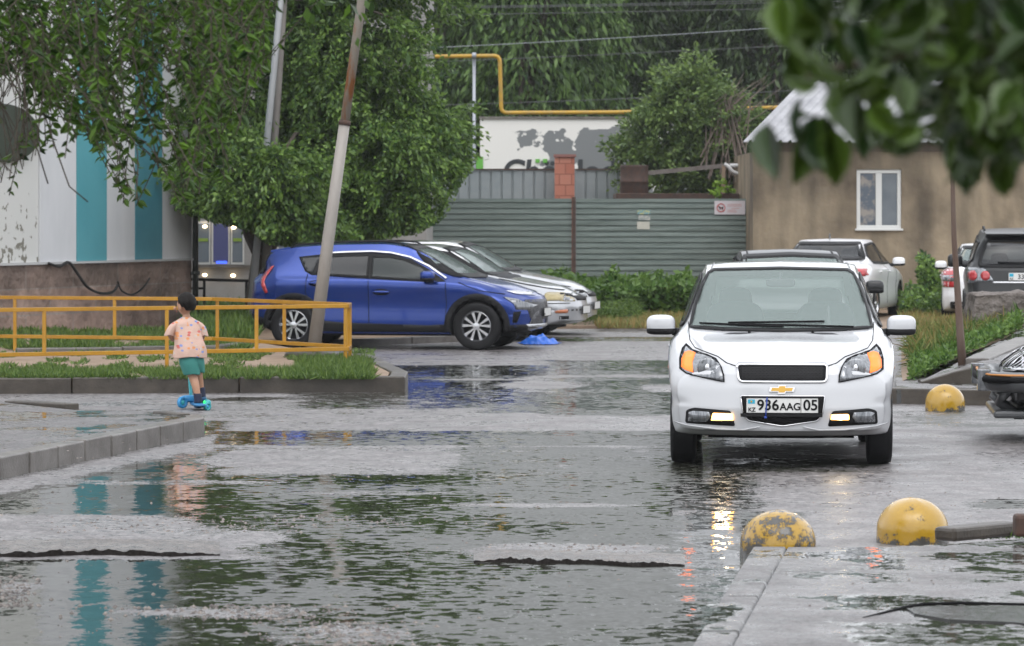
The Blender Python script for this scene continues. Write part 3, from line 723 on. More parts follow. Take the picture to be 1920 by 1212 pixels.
        for ax in axles:
            for sgn in (1, -1): c.wheel(ax, sgn, wheelR, tyre_w)
    def wheel(c, ax, sgn, Rw, tw):
        y = sgn*(c.track-tw/2+.09)
        mb = MB(); pr = [(Rw*.60, -tw*.40), (Rw*.66, -tw*.48), (Rw*.86, -tw*.5), (Rw*.96, -tw*.46), (Rw, -tw*.34), (Rw, tw*.34), (Rw*.96, tw*.46), (Rw*.86, tw*.5), (Rw*.66, tw*.48), (Rw*.60, tw*.40), (Rw*.60, -tw*.40)]
        mb.lathe(pr, (ax, y, Rw), 'y', 40); o = mb.build('wheel', M['rubber'], c.root, True, local=True)
        mb = MB(); f = sgn*tw*.5
        mb.lathe([(Rw*.60, -f*.8), (Rw*.62, f*.85), (Rw*.655, f*.98), (Rw*.62, f*.9), (Rw*.585, f*.5), (Rw*.55, -f*.2), (.0, -f*.2)], (ax, y, Rw), 'y', 40)
        mb.build('rim', M['dark_alloy'], o, True, local=True)
        mb = MB(); n = 5; yy = y+f*.72; y2 = y+f*.45
        sty = getattr(c, 'spoke', 1)
        for k in range(n):
            for dd, w0, w1 in ((-.19, .010, .021), (.19, .010, .021)) if sty else ((0, .04, .055),):
                a_ = 2*math.pi*k/n+.3; ra, rb = Rw*.10, Rw*.60; a2 = a_+dd*1.5
                d1 = Vector((math.cos(a_+dd*.4), 0, math.sin(a_+dd*.4))); d2 = Vector((math.cos(a2), 0, math.sin(a2))); pc = Vector((ax, 0, Rw))
                t1 = Vector((-d1.z, 0, d1.x)); t2 = Vector((-d2.z, 0, d2.x))
                q_ = [pc+d1*ra+t1*w0, pc+d1*ra-t1*w0, pc+d2*rb-t2*w1, pc+d2*rb+t2*w1]
                V = [(v.x, yy, v.z) for v in q_]+[(v.x, y2, v.z) for v in q_]
                mb.add(V, [(0,1,2,3),(7,6,5,4),(0,4,5,1),(1,5,6,2),(2,6,7,3),(3,7,4,0)])
        mb.lathe([(Rw*.60, 0), (Rw*.63, sgn*.012), (Rw*.60, sgn*.02), (Rw*.575, 0)], (ax, y+f*.75, Rw), 'y', 40)
        mb.lathe([(Rw*.16, 0), (Rw*.15, sgn*.02), (0, sgn*.025)], (ax, yy, Rw), 'y', 16)
        mb.build('spokes', M['alloy'], o, False, local=True)
    # --- projection on to the body
    def hit(c, ax, u, v, off):
        if ax == 'front': o, d = Vector((4, u, v)), Vector((-1, 0, 0))
        elif ax == 'rear': o, d = Vector((-4, u, v)), Vector((1, 0, 0))
        elif ax == 'left': o, d = Vector((u, 3, v)), Vector((0, -1, 0))
        elif ax == 'right': o, d = Vector((u, -3, v)), Vector((0, 1, 0))
        else: o, d = Vector((u, v, 4)), Vector((0, 0, -1))
        loc, nrm, _, _ = c.bvh.ray_cast(o, d)
        if loc is None:
            loc, nrm, _, _ = c.bvh.find_nearest(o+d*(3 if ax in ('left', 'right') else 2))
        if nrm.dot(d) > 0: nrm = -nrm
        return loc+nrm*off
    def patch(c, name, ax, poly, m, off=.004, parent=None, cell=.05, thick=.004, sm=True, mirror=False):
        bm = bmesh.new(); vs = [bm.verts.new((p[0], p[1], 0)) for p in poly]; bm.faces.new(vs)
        us = [p[0] for p in poly]; ws = [p[1] for p in poly]
        for a_, lo, hi in ((0, min(us), max(us)), (1, min(ws), max(ws))):
            n = int((hi-lo)/cell)
            for k in range(1, n+1):
                co = [0, 0, 0]; no = [0, 0, 0]; co[a_] = lo+(hi-lo)*k/(n+1); no[a_] = 1
                bmesh.ops.bisect_plane(bm, geom=bm.verts[:]+bm.edges[:]+bm.faces[:], plane_co=co, plane_no=no)
        bmesh.ops.triangulate(bm, faces=[f for f in bm.faces if len(f.verts) > 4])
        for v in bm.verts: v.co = c.hit(ax, v.co.x, v.co.y, off)
        bm.normal_update()
        ext = {'front': (1, 0, 0), 'rear': (-1, 0, 0), 'left': (0, 1, 0), 'right': (0, -1, 0), 'top': (0, 0, 1)}[ax]
        sm_n = sum((f.normal*f.calc_area() for f in bm.faces), Vector()); 
        if sm_n.dot(Vector(ext)) < 0: bmesh.ops.reverse_faces(bm, faces=bm.faces[:])
        me = bpy.data.meshes.new(name); bm.to_mesh(me); bm.free()
        if sm: me.polygons.foreach_set('use_smooth', [True]*len(me.polygons))
        me.materials.append(m); o = link(bpy.data.objects.new(name, me)); o.parent = parent or c.root
        if thick:
            s = o.modifiers.new('s', 'SOLIDIFY'); s.thickness = thick; s.offset = -1
        return o
    def line(c, name, ax, pts, wd, m, off=.002, closed=False, n=None, parent=None, pull=0):
        pts = [Vector((p[0], p[1])) for p in pts]
        if closed: pts.append(pts[0])
        q_ = []
        for i in range(len(pts)-1):
            L_ = (pts[i+1]-pts[i]).length; k = max(1, int(L_/.03))
            for j in range(k): q_.append(pts[i].lerp(pts[i+1], j/k))
        q_.append(pts[-1]); V = []; Fc = []
        for i, p in enumerate(q_):
            d = q_[min(i+1, len(q_)-1)]-q_[max(i-1, 0)]
            if closed and i in (0, len(q_)-1): d = q_[1]-q_[-2]
            d.normalize(); nn = Vector((-d.y, d.x))*wd/2
            for s in (1, -1): V.append(c.hit(ax, p.x+nn.x*s, p.y+nn.y*s, off))
        for i in range(len(q_)-1): Fc.append((2*i, 2*i+1, 2*i+3, 2*i+2))
        o = mesh_from(name, V, Fc, m, parent or c.root, True)
        s = o.modifiers.new('s', 'SOLIDIFY'); s.thickness = .003; s.offset = 0
        return o
    def opening(c, ax, poly, cond=None):
        """remove the body skin behind a pane"""
        cx = sum(p[0] for p in poly)/len(poly); cy = sum(p[1] for p in poly)/len(poly)
        poly = [((p[0]-cx)*1.0+cx, (p[1]-cy)*.99+cy) for p in poly]
        def inside(u, v):
            r_ = False; n = len(poly)
            for i in range(n):
                (x1, y1), (x2, y2) = poly[i], poly[(i+1) % n]
                if (y1 > v) != (y2 > v) and u < (x2-x1)*(v-y1)/(y2-y1)+x1: r_ = not r_
            return r_
        ext = Vector({'front': (1, 0, 0), 'rear': (-1, 0, 0), 'left': (0, 1, 0), 'right': (0, -1, 0)}[ax])
        bm = bmesh.new(); bm.from_mesh(c.body.data); dl = []
        for f in bm.faces:
            if f.normal.dot(ext) < .15: continue
            p = f.calc_center_median(); u, v = (p.y, p.z) if ax in ('front', 'rear') else (p.x, p.z)
            if inside(u, v): dl.append(f)
        bmesh.ops.delete(bm, geom=dl, context='FACES'); bm.to_mesh(c.body.data); bm.free()
    def pane(c, ax, poly, m, name='window', frame=.03, framem=None, off=.006):
        c.opening(ax, poly); o = c.patch(name, ax, poly, m, off, thick=0)
        cx = sum(p[0] for p in poly)/len(poly); cy = sum(p[1] for p in poly)/len(poly)
        c.line('frame', ax, poly, frame*2, framem or M['black_plastic'], off+.004, closed=True, parent=o)
        return o
    def cabin(c, x0, x1, floor=.35, belt=.95, hw=.68, seats=True, front_x=None):
        mb = MB(); mb.box(x0, x1, -hw, hw, floor, floor+.04); mb.build('cabin_floor', M['interior'], c.root, local=True)
        fx = front_x if front_x is not None else x1-.95
        mb = MB(); mb.ell((x1-.12, 0, belt-.08), (.28, hw, .12), .5); mb.build('dashboard', M['interior'], c.root, True, local=True)
        if seats:
            for x_, hh in ((fx, 0), (fx-.85, -.03)):
                for y_ in (-.36, .36):
                    mb = MB(); mb.ell((x_, y_, .58), (.26, .25, .12), .5); mb.ell((x_-.28, y_, .86+hh), (.09, .24, .33), .5)
                    mb.ell((x_-.32, y_, 1.20+hh), (.06, .13, .10), .6); mb.build('seat', M['seat'], c.root, True, local=True)
    def mirror(c, x, y, z, m, rx=.07, ry=.12, rz=.08):
        for s in (1, -1):
            mb = MB(); mb.ell((x, s*y, z), (rx, ry, rz), .62, 24, 14)
            o = mb.build('side_mirror', m, c.root, True, local=True)
            mb = MB(); mb.ell((x+.002, s*y, z-rz*.62), (rx*.98, ry*1.0, rz*.45), .6, 24, 10); mb.tube([(x, s*(y-ry*.8), z-rz*.7), (x-.0, s*(y-ry-.10), z-rz*1.0)], [.03, .035], 8)
            mb.build('mirror_base', M['black_plastic'], o, True, local=True)
def rounded(poly, r_=.02, k=4):
    out = []; n = len(poly)
    for i in range(n):
        p0 = Vector(poly[i-1]); p = Vector(poly[i]); p1 = Vector(poly[(i+1) % n])
        a_ = (p0-p); b_ = (p1-p); ra = min(r_, a_.length*.45); rb = min(r_, b_.length*.45)
        s = p+a_.normalized()*ra; e = p+b_.normalized()*rb
        for j in range(k+1):
            t = j/k; out.append(tuple(s*(1-t)**2+p*2*t*(1-t)+e*t*t))
    return out
# ---------------------------------------------------------------- white hatchback (facing the camera)
YF = 25.1
def fr(pts, s=255., cx=1465.): return [((px-cx)/s, H-(py-HY)/s) for px, py in pts]
def mir(poly): return [(-p[0], p[1]) for p in poly][::-1]
#      x     hb   w    belt  wb    top   wt
st = [(-1.95,.32, .78, .95, .72, 1.02, .62), (-1.7,.26,.83,.98,.78,1.22,.62), (-1.35,.22,.855,.99,.80,1.42,.59), (-.8,.20,.857,.985,.80,1.49,.60), (-.3,.2,.857,.98,.80,1.505,.61),
      (.15,.2,.857,.975,.80,1.475,.60), (.36,.2,.857,.97,.80,1.42,.605), (.75,.2,.857,.965,.80,1.195,.66), (1.06,.21,.857,.95,.80,1.01,.72), (1.25,.22,.855,.91,.79,.965,.68), (1.6,.23,.845,.83,.77,.915,.62), (1.86,.24,.83,.76,.75,.855,.58), (2.0,.26,.81,.70,.72,.80,.52)]
nose = [(.2, .06), (.3, .0), (.45, -.02), (.6, .0), (.7, .035), (.8, .10), (.9, .16)]
car = Car('hatchback_car', 'white hatchback with lit fog lamps and amber indicators driving towards the viewer', (X(1465, YF)+2.0*math.sin(R(4.3)), YF+1.985, 0), R(-94.3), st, nose, [(.2,.05),(.5,0),(.9,.05),(1.2,.2)], (1.24, -1.24), .30, M['white_paint'], plan=(.34, .2), tyre_w=.19, track=.742)
ws = [(-.716,1.015),(-.69,1.13),(-.64,1.30),(-.585,1.415),(-.54,1.44),(0,1.452),(.54,1.44),(.585,1.415),(.64,1.30),(.69,1.13),(.716,1.015),(.45,1.0),(0,.995),(-.45,1.0)][::-1]
ws = [(p_[0]*.965, p_[1]) for p_ in ws]; car.pane('front', ws, M['glass_fog'], 'windscreen', .010, off=.006)
rw = [(-.60,1.04),(-.52,1.36),(.52,1.36),(.60,1.04)]; car.pane('rear', rw, M['glass_pale'], 'rear_window', .03)
for ax in ('left', 'right'):
    car.pane(ax, [(.80,1.03),(.25,1.36),(-.15,1.40),(-.15,1.02)], M['glass_side'], 'side_window', .02)
    car.pane(ax, [(-.22,1.02),(-.22,1.40),(-.85,1.38),(-1.15,1.1),(-1.1,1.03)], M['glass_side'], 'side_window', .02)
    car.line('door_seam', ax, [(-.185,1.0),(-.185,.3)], .008, M['ink']); car.line('door_seam', ax, [(.85,.98),(.86,.3)], .008, M['ink'])
    mb = MB(); sg = 1 if ax == 'left' else -1; 
    mb.ell((-.05, sg*.87, .84), (.09, .022, .018), .5); mb.build('door_handle', M['white_paint'], car.root, True, local=True)
    hp = car.hit(ax, 1.12, .72, .0); mb = MB(); mb.ell(tuple(hp), (.04, .012, .018), .7); mb.build('side_repeater', M['amber_off'], car.root, True, local=True)
car.cabin(-1.3, 1.1, front_x=.15)
mb = MB(); mb.ell((.33, 0, 1.345), (.03, .115, .035), .5); mb.tube([(.33, 0, 1.36), (.28, 0, 1.43)], .012, 6); mb.build('rear_view_mirror', M['interior'], car.root, True, local=True)
mb = MB(); mb.lathe([(.18, 0), (.195, .01), (.18, .02), (.165, .01), (.18, 0)], (.55, .36, .98), 'y', 24); mb.build('steering_wheel', M['interior'], car.root, True, local=True)
car.mirror(.74, .925, 1.03, M['white_paint'], .075, .112, .075)
# hood seam, headlights, grilles
hoodL = fr([(1284,613),(1289,645),(1300,658),(1345,672),(1362,683),(1379,688)]); 
car.line('hood_seam', 'front', hoodL, .005, M['ink']); car.line('hood_seam', 'front', mir(hoodL), .005, M['ink'])
hl = fr([(1283,653),(1276,661),(1272,679),(1273,697),(1285,704),(1320,711),(1358,718),(1357,705),(1352,690),(1342,677),(1325,670),(1296,663)])
amb = fr([(1281,668),(1290,665),(1302,668),(1297,684),(1299,703),(1284,699),(1276,694),(1276,680)])
for mm in (lambda p: p, mir):
    o = car.patch('headlight', 'front', mm(hl), M['lamp_clear'], .006)
    car.line('lamp_rim', 'front', mm(hl), .007, M['ink'], .007, closed=True, parent=o)
    car.patch('turn_signal', 'front', mm(amb), M['amber'], .010, parent=o)
    cxy = fr([(1326, 694)])[0]; cxy = (cxy[0] if mm(hl) == hl else -cxy[0], cxy[1]); p = car.hit('front', cxy[0], cxy[1], .008)
    mb = MB(); mb.ell((p.x, p.y, p.z), (.012, .075, .072), .9); mb.build('reflector', mat('reflector_bowl', (.35,.36,.38), .18, .7, col2=(.10,.11,.12), scale=60, coat=1, stretch=(1,1,.15)), o, True, local=True)
    mb = MB(); mb.ell((p.x+.008, p.y, p.z), (.012, .018, .03), .9); mb.build('bulb', M['chrome'], o, True, local=True)
gr = rounded(fr([(1381,685),(1551,685),(1549,717),(1386,717)]), .03)
o = car.patch('upper_grille', 'front', gr, M['mesh_grille'], .004); car.line('chrome_trim', 'front', gr, .016, M['chrome'], .009, closed=True, parent=o)
def honey(car, poly, par, s=.022, m=None):
    us = [p[0] for p in poly]; vs = [p[1] for p in poly]; V = []; Fc = []; r_ = 0; v = min(vs)+s*.6
    while v < max(vs)-s*.3:
        u = min(us)+s+(s*.9 if r_ % 2 else 0)
        while u < max(us)-s*.8:
            k = len(V)
            for rr in (.95, .70):
                for j in range(6):
                    a_ = math.pi/3*j; V.append(car.hit('front', u+math.cos(a_)*s*.62*rr, v+math.sin(a_)*s*.42*rr, .008))
            for j in range(6): Fc.append((k+j, k+(j+1) % 6, k+6+(j+1) % 6, k+6+j))
            u += s*1.8*.7
        v += s*.55; r_ += 1
    return mesh_from('grille_mesh', V, Fc, m or mat('mesh_plastic', (.028,.028,.03), .5, ior=1.3), par)
honey(car, [(-.315,.655),(.315,.655),(.315,.765),(-.315,.765)], o)
lg = rounded(fr([(1389,743),(1546,743),(1541,778),(1531,789),(1467,799),(1404,789),(1394,778)]), .015)
o = car.patch('lower_grille', 'front', lg, M['mesh_grille'], .004); car.line('chrome_trim', 'front', lg, .008, M['chrome'], .008, closed=True, parent=o)
# badge
bt = [(-.090,-.013),(-.082,.013),(-.026,.013),(-.022,.026),(.030,.026),(.026,.013),(.090,.013),(.082,-.013),(.026,-.013),(.022,-.026),(-.030,-.026),(-.026,-.013)]
zc = H-(731-HY)/255
pb = [(a_[0]*1.05+.004, a_[1]*1.15+zc) for a_ in bt]; o = car.patch('badge', 'front', pb, M['chrome'], .012, thick=.01, sm=False)
pb = [(a_[0]*.90+.004, a_[1]*.85+zc) for a_ in bt]; car.patch('badge_face', 'front', pb, M['gold'], .016, thick=.005, parent=o, sm=False)
# number plate: white board with text, in the car's own frame facing +x
def plate(root, x, yc, zc, wid, hgt, items, flag=True, tilt=0):
    mb = MB(); mb.box(x, x+.006, yc-wid/2, yc+wid/2, zc-hgt/2, zc+hgt/2); o = mb.build('number_plate', M['number_plate'], root, local=True, bevel=.002)
    mb = MB(); b_ = .005
    for q_ in ((yc-wid/2-b_, yc+wid/2+b_, zc+hgt/2, zc+hgt/2+b_), (yc-wid/2-b_, yc+wid/2+b_, zc-hgt/2-b_*2, zc-hgt/2), (yc-wid/2-b_, yc-wid/2, zc-hgt/2, zc+hgt/2), (yc+wid/2, yc+wid/2+b_, zc-hgt/2, zc+hgt/2)):
        mb.box(x, x+.009, *q_)
    mb.build('plate_frame', M['black_plastic'], o, local=True)
    for txt, yy, zz, sz, bold in items:
        Mx = Matrix.Translation((x+.009, yc+yy, zc+zz)) @ Matrix(((0,0,1,0),(1,0,0,0),(0,1,0,0),(0,0,0,1)))
        text_mesh(txt, sz, M['ink'], 'plate_text', o, Mx, .001, bold=bold)
    if flag:
        mb = MB(); mb.box(x+.0065, x+.009, yc-wid/2+.012, yc-wid/2+.062, zc+hgt*.12, zc+hgt*.40); mb.build('flag', mat('flag_blue', (.02,.42,.62), .4), o, local=True)
        mb = MB(); mb.ell((x+.0095, yc-wid/2+.037, zc+hgt*.26), (.001, .008, .008), 1, 12, 6); mb.build('flag_sun', M['gold'], o, local=True)
    return o
xp = car.hit('front', 0, .46, 0).x+.012; pzc = H-(760-HY)/255
pl_ = plate(car.root, xp, (1466.5-1465)/255, pzc, .525, .108, [('936', -.185, -.033, .108, .0020), ('AAG', -.018, -.033, .074, .0014), ('05', .153, -.033, .108, .0020), ('KZ', -.250, -.045, .042, .001)])
mb = MB(); mb.box(xp+.0065, xp+.009, .141, .144, pzc-.054, pzc+.054); mb.build('plate_divider', M['ink'], pl_, local=True)
mb = MB(); mb.box(xp+.0, xp+.008, -.30, .30, pzc-.085, pzc-.058); mb.build('plate_holder', M['black_plastic'], car.root, local=True, bevel=.003)
mb = MB(); mb.tube([(xp+.013, -.105, pzc+.06), (xp+.015, -.108, pzc+.01), (xp+.015, -.113, pzc-.04), (xp+.014, -.116, pzc-.085)], .005, 6); mb.ell((xp+.014, -.117, pzc-.088), (.01, .012, .009), .8, 8, 6)
tag(mb.build('ribbon', mat('blue_ribbon', (.02,.06,.35), .6), car.root, True, local=True))
fg = rounded(fr([(1286,772),(1301,767),(1370,771),(1379,800),(1284,797)]), .02)
lens = rounded(fr([(1291,776),(1300,773),(1330,774),(1333,783),(1326,793),(1290,794)]), .01)
lit = rounded(fr([(1337,776),(1374,776),(1376,789),(1334,790)]), .008)
lit2 = rounded(fr([(1337+3,777),(1372,777),(1374,787),(1337+2,788)]), .008)
for k_, mm in enumerate((lambda p: p, mir)):
    o = car.patch('fog_light', 'front', mm(fg), M['mesh_grille'], .005)
    car.patch('lens', 'front', mm(lens), M['lamp_clear'], .010, parent=o); car.patch('lit_bulb', 'front', mm(lit if k_ == 0 else lit2), M['fog_lit'], .012, parent=o); cq = fr([(1355, 782.5)])[0]; ps_ = [(cq[0]+.055*math.cos(t), cq[1]+.017*math.sin(t)) for t in [i*math.pi/6 for i in range(12)]]; car.patch('lamp_core', 'front', mm(ps_), M['fog_core'], .015, parent=o)
    car.line('bumper_crease', 'front', mm(fr([(1262,795),(1290,801),(1350,806),(1395,806),(1425,800)])), .010, M['white_paint'], .012)
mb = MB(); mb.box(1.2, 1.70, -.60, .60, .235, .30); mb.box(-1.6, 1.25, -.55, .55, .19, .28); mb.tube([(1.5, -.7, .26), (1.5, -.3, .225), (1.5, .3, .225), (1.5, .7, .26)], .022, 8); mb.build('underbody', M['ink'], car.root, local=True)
# wipers
for a_, b_ in (((-.62, 1.03), (.02, 1.005)), ((-.33, 1.025), (.55, 1.005)), ((-.40, 1.035), (.33, 1.045))):
    pts = [car.hit('front', a_[0]+(b_[0]-a_[0])*t, a_[1]+(b_[1]-a_[1])*t, .022) for t in [i/8 for i in range(9)]]
    mb = MB(); mb.tube(pts, .008, 6); mb.build('wiper', M['ink'], car.root, local=True)
for y_ in (-.24, .24):
    p = car.hit('top', 1.16, y_, .004); mb = MB(); mb.ell(tuple(p), (.012, .012, .008), 1, 8, 6); mb.build('washer_jet', M['ink'], car.root, local=True)
for s in (1, -1):
    car.line('roof_seam', 'top', [(-.9, s*.52), (.0, s*.535), (.30, s*.55)], .012, M['grey_paint'], .002)
# ---------------------------------------------------------------- blue crossover (side on)
M['spoke'] = M['alloy']
def sb(pts): return [(1.29+(px-895)/134.5, H-(py-HY)/134.7) for px, py in pts]
st = [(-2.12,.40,.80,.93,.76,1.02,.62), (-1.96,.32,.84,1.0,.80,1.20,.60), (-1.70,.24,.87,1.03,.82,1.40,.57), (-1.3,.22,.885,1.03,.82,1.455,.59), (-.6,.21,.888,1.03,.82,1.49,.61), (-.1,.21,.888,1.02,.82,1.495,.62),
      (.20,.21,.888,1.01,.82,1.46,.62), (.45,.21,.888,1.005,.82,1.38,.62), (.85,.21,.888,.99,.81,1.17,.68), (1.12,.21,.888,.965,.80,1.02,.74), (1.35,.22,.885,.93,.79,.965,.70), (1.7,.24,.87,.86,.76,.89,.64), (1.95,.25,.85,.78,.73,.83,.56), (2.12,.28,.82,.70,.70,.765,.50)]
Yb = 47.5; rb = R(-11)
fw = Vector((X(895, Yb), Yb, 0)); cwb = fw-Matrix.Rotation(rb, 3, 'Z') @ Vector((1.29, -.80, 0))
bl = Car('crossover_car', 'bright blue crossover with black wheel arches parked beyond the yellow railing', cwb, rb, st, [(.2,.10),(.32,.02),(.5,.0),(.68,.02),(.78,.08),(.9,.16)], [(.3,.02),(.6,0),(.95,.05),(1.1,.12),(1.35,.02)], (1.29, -1.33), .335, M['blue_paint'], plan=(.42, .26), tyre_w=.205, track=.80)
for ax in ('right', 'left'):
    fwn = sb([(692,483),(720,482.5),(750,488),(785,501),(812,519),(812,527),(760,525),(692,521)])
    rwn = sb([(600,483),(640,481),(684,480),(684,520),(640,518),(586,515),(592,498)])
    qwn = sb([(549,486),(592,480),(582,498),(577,514),(566,511)])
    bl.patch('window_surround', ax, sb([(546,483),(592,478),(640,476),(690,475),(728,478),(765,487),(800,505),(836,528),(812,530),(690,524),(575,517),(562,510)]), M['black_plastic'], .003)
    bl.pane(ax, fwn, M['glass_side'], 'side_window', .012, off=.009); bl.pane(ax, rwn, M['glass_tint'], 'side_window', .012, off=.009)
    bl.patch('quarter_window', ax, qwn, M['glass_tint'], .009)
    bl.line('chrome_trim', ax, sb([(590,476.5),(640,474),(688,472.5),(725,475),(762,483),(800,500),(836,523)]), .026, M['chrome'], .012)
    bl.line('door_seam', ax, sb([(687.5,523),(689,615)]), .010, M['ink']); bl.line('door_seam', ax, sb([(836,530),(838,570),(834,618)]), .010, M['ink'])
    bl.line('door_seam', ax, sb([(568,515),(566,550),(578,575)]), .010, M['ink'])
    bl.line('hood_seam', ax, sb([(860,530),(900,545),(945,552)]), .010, M['ink'])
    for hx, hz in (sb([(588,532)])[0], sb([(713,548)])[0]):
        p = bl.hit(ax, hx, hz, .012); mb = MB(); mb.ell(tuple(p), (.12, .02, .018), .6); mb.build('door_handle', M['blue_paint'], bl.root, True, local=True)
        o = bl.patch('handle_recess', ax, [(hx+.12*math.cos(t), hz-.005+.045*math.sin(t)) for t in [i*math.pi/8 for i in range(16)]], M['ink'], .0015)
    for ac in (1.29, -1.33):
        arc = [math.pi*t/16 for t in range(-2, 19)]
        pol = [(ac+.455*math.cos(t), .335+.455*math.sin(t)) for t in arc]+[(ac+.375*math.cos(t), .335+.375*math.sin(t)) for t in arc[::-1]]
        bl.patch('arch_cladding', ax, pol, M['black_plastic'], .014, thick=.012)
    bl.patch('sill_cladding', ax, [(-.90,.40),(-.6,.375),(0,.36),(.6,.345),(.86,.36),(.88,.215),(-.92,.215)], M['black_plastic'], .012, thick=.01)
    bl.patch('bumper_cladding', ax, [(-1.74,.42),(-1.62,.36),(-1.62,.26),(-1.95,.34),(-1.98,.50)][::-1], M['black_plastic'], .010)
    bl.patch('bumper_cladding', ax, [(1.68,.35),(2.02,.36),(2.06,.26),(1.66,.215)], M['black_plastic'], .010)
    bl.patch('tail_light', ax, sb([(474,522),(492,502),(500,500),(487,520),(484,530),(492,550),(486,552),(477,536)]), M['red_lamp'], .012)
    o = bl.patch('headlight', ax, sb([(943,557),(965,561),(998,573),(990,582),(967,581),(963,570)]), M['lamp_clear'], .010); 
    bl.patch('daylight_strip', ax, sb([(944,546),(962,546),(996,552),(990,555),(962,552)]), M['chrome'], .010)
    bl.patch('air_intake', ax, sb([(963,585),(975,584),(968,605),(961,605)]), M['mesh_grille'], .008)
    bl.patch('side_grille', ax, sb([(1006,574),(1019,572),(1021,604),(1002,610),(985,612),(993,592)]), mat('grille_weave', (.02,.02,.022), .4, col2=(.13,.13,.14), scale=60, thr=(.5,.52)), .009)
    bl.patch('skid_plate', ax, sb([(990,629),(1004,608),(1022,604),(1022,626)]), M['alloy'], .011)
    bl.patch('vent', ax, sb([(1008,612),(1020,611),(1020,621),(1006,622)]), M['mesh_grille'], .016)
bl.patch('front_grille', 'front', rounded([(-.62,.70),(.62,.70),(.52,.42),(-.52,.42)], .06), mat('grille_weave2', (.015,.015,.016), .4, col2=(.10,.10,.11), scale=60, thr=(.5,.52)), .005)
bl.patch('skid_plate', 'front', rounded([(-.6,.36),(.6,.36),(.5,.29),(-.5,.29)], .03), M['alloy'], .012)
bws = [(-.73,1.035),(-.66,1.20),(-.56,1.40),(-.5,1.425),(0,1.44),(.5,1.425),(.56,1.40),(.66,1.20),(.73,1.035),(0,1.02)][::-1]
bl.pane('front', bws, M['glass_fog'], 'windscreen', .03)
bl.pane('rear', [(-.6,1.08),(-.5,1.30),(.5,1.30),(.6,1.08)], M['glass_tint'], 'rear_window', .03)
bl.cabin(-1.4, 1.15, front_x=.1)
plate(bl.root, bl.hit('front', 0, .52, 0).x+.015, 0, .52, .52, .11, [('KZ', -.24, -.04, .04, 0)], flag=False)
bl.mirror(.62, .985, 1.035, M['blue_paint'], .10, .10, .07)
mb = MB(); 
for s in (1, -1): mb.tube([bl.hit('top', x_, s*.56, .035 if 0 < i < 6 else 0) for i, x_ in enumerate((-1.45,-1.35,-.9,-.5,-.1,.12,.22))], .014, 6)
mb.build('roof_rails', M['black_plastic'], bl.root, True, local=True)
mb = MB(); V = []
mb.add([(-1.42,-.57,1.435),(-1.42,.57,1.435),(-1.75,.55,1.385),(-1.75,-.55,1.385),(-1.42,-.57,1.36),(-1.42,.57,1.36),(-1.75,.55,1.345),(-1.75,-.55,1.345)],
       [(0,1,2,3),(7,6,5,4),(0,4,5,1),(1,5,6,2),(2,6,7,3),(3,7,4,0)]); mb.build('spoiler', M['blue_paint'], bl.root, local=True, bevel=.01)
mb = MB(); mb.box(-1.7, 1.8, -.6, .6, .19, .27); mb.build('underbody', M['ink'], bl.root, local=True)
# ---------------------------------------------------------------- generic sedans
SED = [(-2.22,.34,.78,.88,.74,.93,.60), (-2.05,.28,.84,.96,.79,1.02,.66), (-1.75,.24,.865,.99,.80,1.06,.66), (-1.45,.22,.875,.99,.80,1.12,.62), (-1.0,.2,.88,.985,.80,1.36,.55), (-.5,.2,.88,.98,.80,1.44,.57), (0,.2,.88,.97,.80,1.44,.58),
       (.35,.2,.88,.96,.80,1.37,.58), (.75,.2,.88,.95,.80,1.16,.65), (1.08,.2,.88,.92,.79,.97,.72), (1.4,.21,.87,.87,.77,.91,.68), (1.9,.23,.855,.78,.74,.82,.62), (2.2,.25,.83,.68,.70,.73,.56), (2.32,.28,.80,.62,.66,.66,.50)]
def sedan(name, label, loc, rotz, paintm, k=1.0, group=None, glassm='glass_tint', zs=1.0, wsm=None, simple=False, plan=(.34, .24)):
    s_ = [(a_*k, b_, c_, d_*zs, e_, f_*zs, g_) for a_, b_, c_, d_, e_, f_, g_ in SED]
    c = Car(name, label, loc, rotz, s_, [(.2,.08),(.3,.0),(.5,-.01),(.62,.02),(.72,.10)], [(.3,.03),(.5,0),(.75,.02),(.95,.08)], (1.38*k, -1.32*k), .315, paintm, plan=plan, group=group, track=.78)
    z = zs
    c.pane('front', [(-.70,1.0*z),(-.60,1.22*z),(-.53,1.36*z),(0,1.385*z),(.53,1.36*z),(.60,1.22*z),(.70,1.0*z),(0,.985*z)][::-1], M[wsm or 'glass_fog'], 'windscreen', .025)
    c.pane('rear', [(-.64,1.10*z),(-.50,1.36*z),(.50,1.36*z),(.64,1.10*z)], M[glassm], 'rear_window', .03)
    for ax in ('left', 'right'):
        c.pane(ax, [(.80*k,1.01*z),(.32*k,1.31*z),(-.10*k,1.365*z),(-.10*k,1.01*z)], M[glassm], 'side_window', .02)
        c.pane(ax, [(-.17*k,1.01*z),(-.17*k,1.365*z),(-.78*k,1.33*z),(-1.12*k,1.14*z),(-1.10*k,1.03*z)], M[glassm], 'side_window', .02)
        c.line('door_seam', ax, [(-.135*k,.99*z),(-.135*k,.3)], .01, M['ink']); c.line('door_seam', ax, [(.84*k,.95*z),(.86*k,.3)], .01, M['ink'])
        for hx in (-.95, .02):
            p = c.hit(ax, hx*k, .87*z, .012); mb = MB(); mb.ell(tuple(p), (.09, .018, .015), .6); mb.build('door_handle', paintm, c.root, True, local=True)
    c.cabin(-1.3*k, 1.1*k, seats=not simple, front_x=.1)
    c.mirror(.66*k, .945, 1.03*z, paintm if paintm != M['grey_paint'] else M['black_paint'], .08, .105, .075)
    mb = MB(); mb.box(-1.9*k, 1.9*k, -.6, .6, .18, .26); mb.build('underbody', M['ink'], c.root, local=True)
    return c
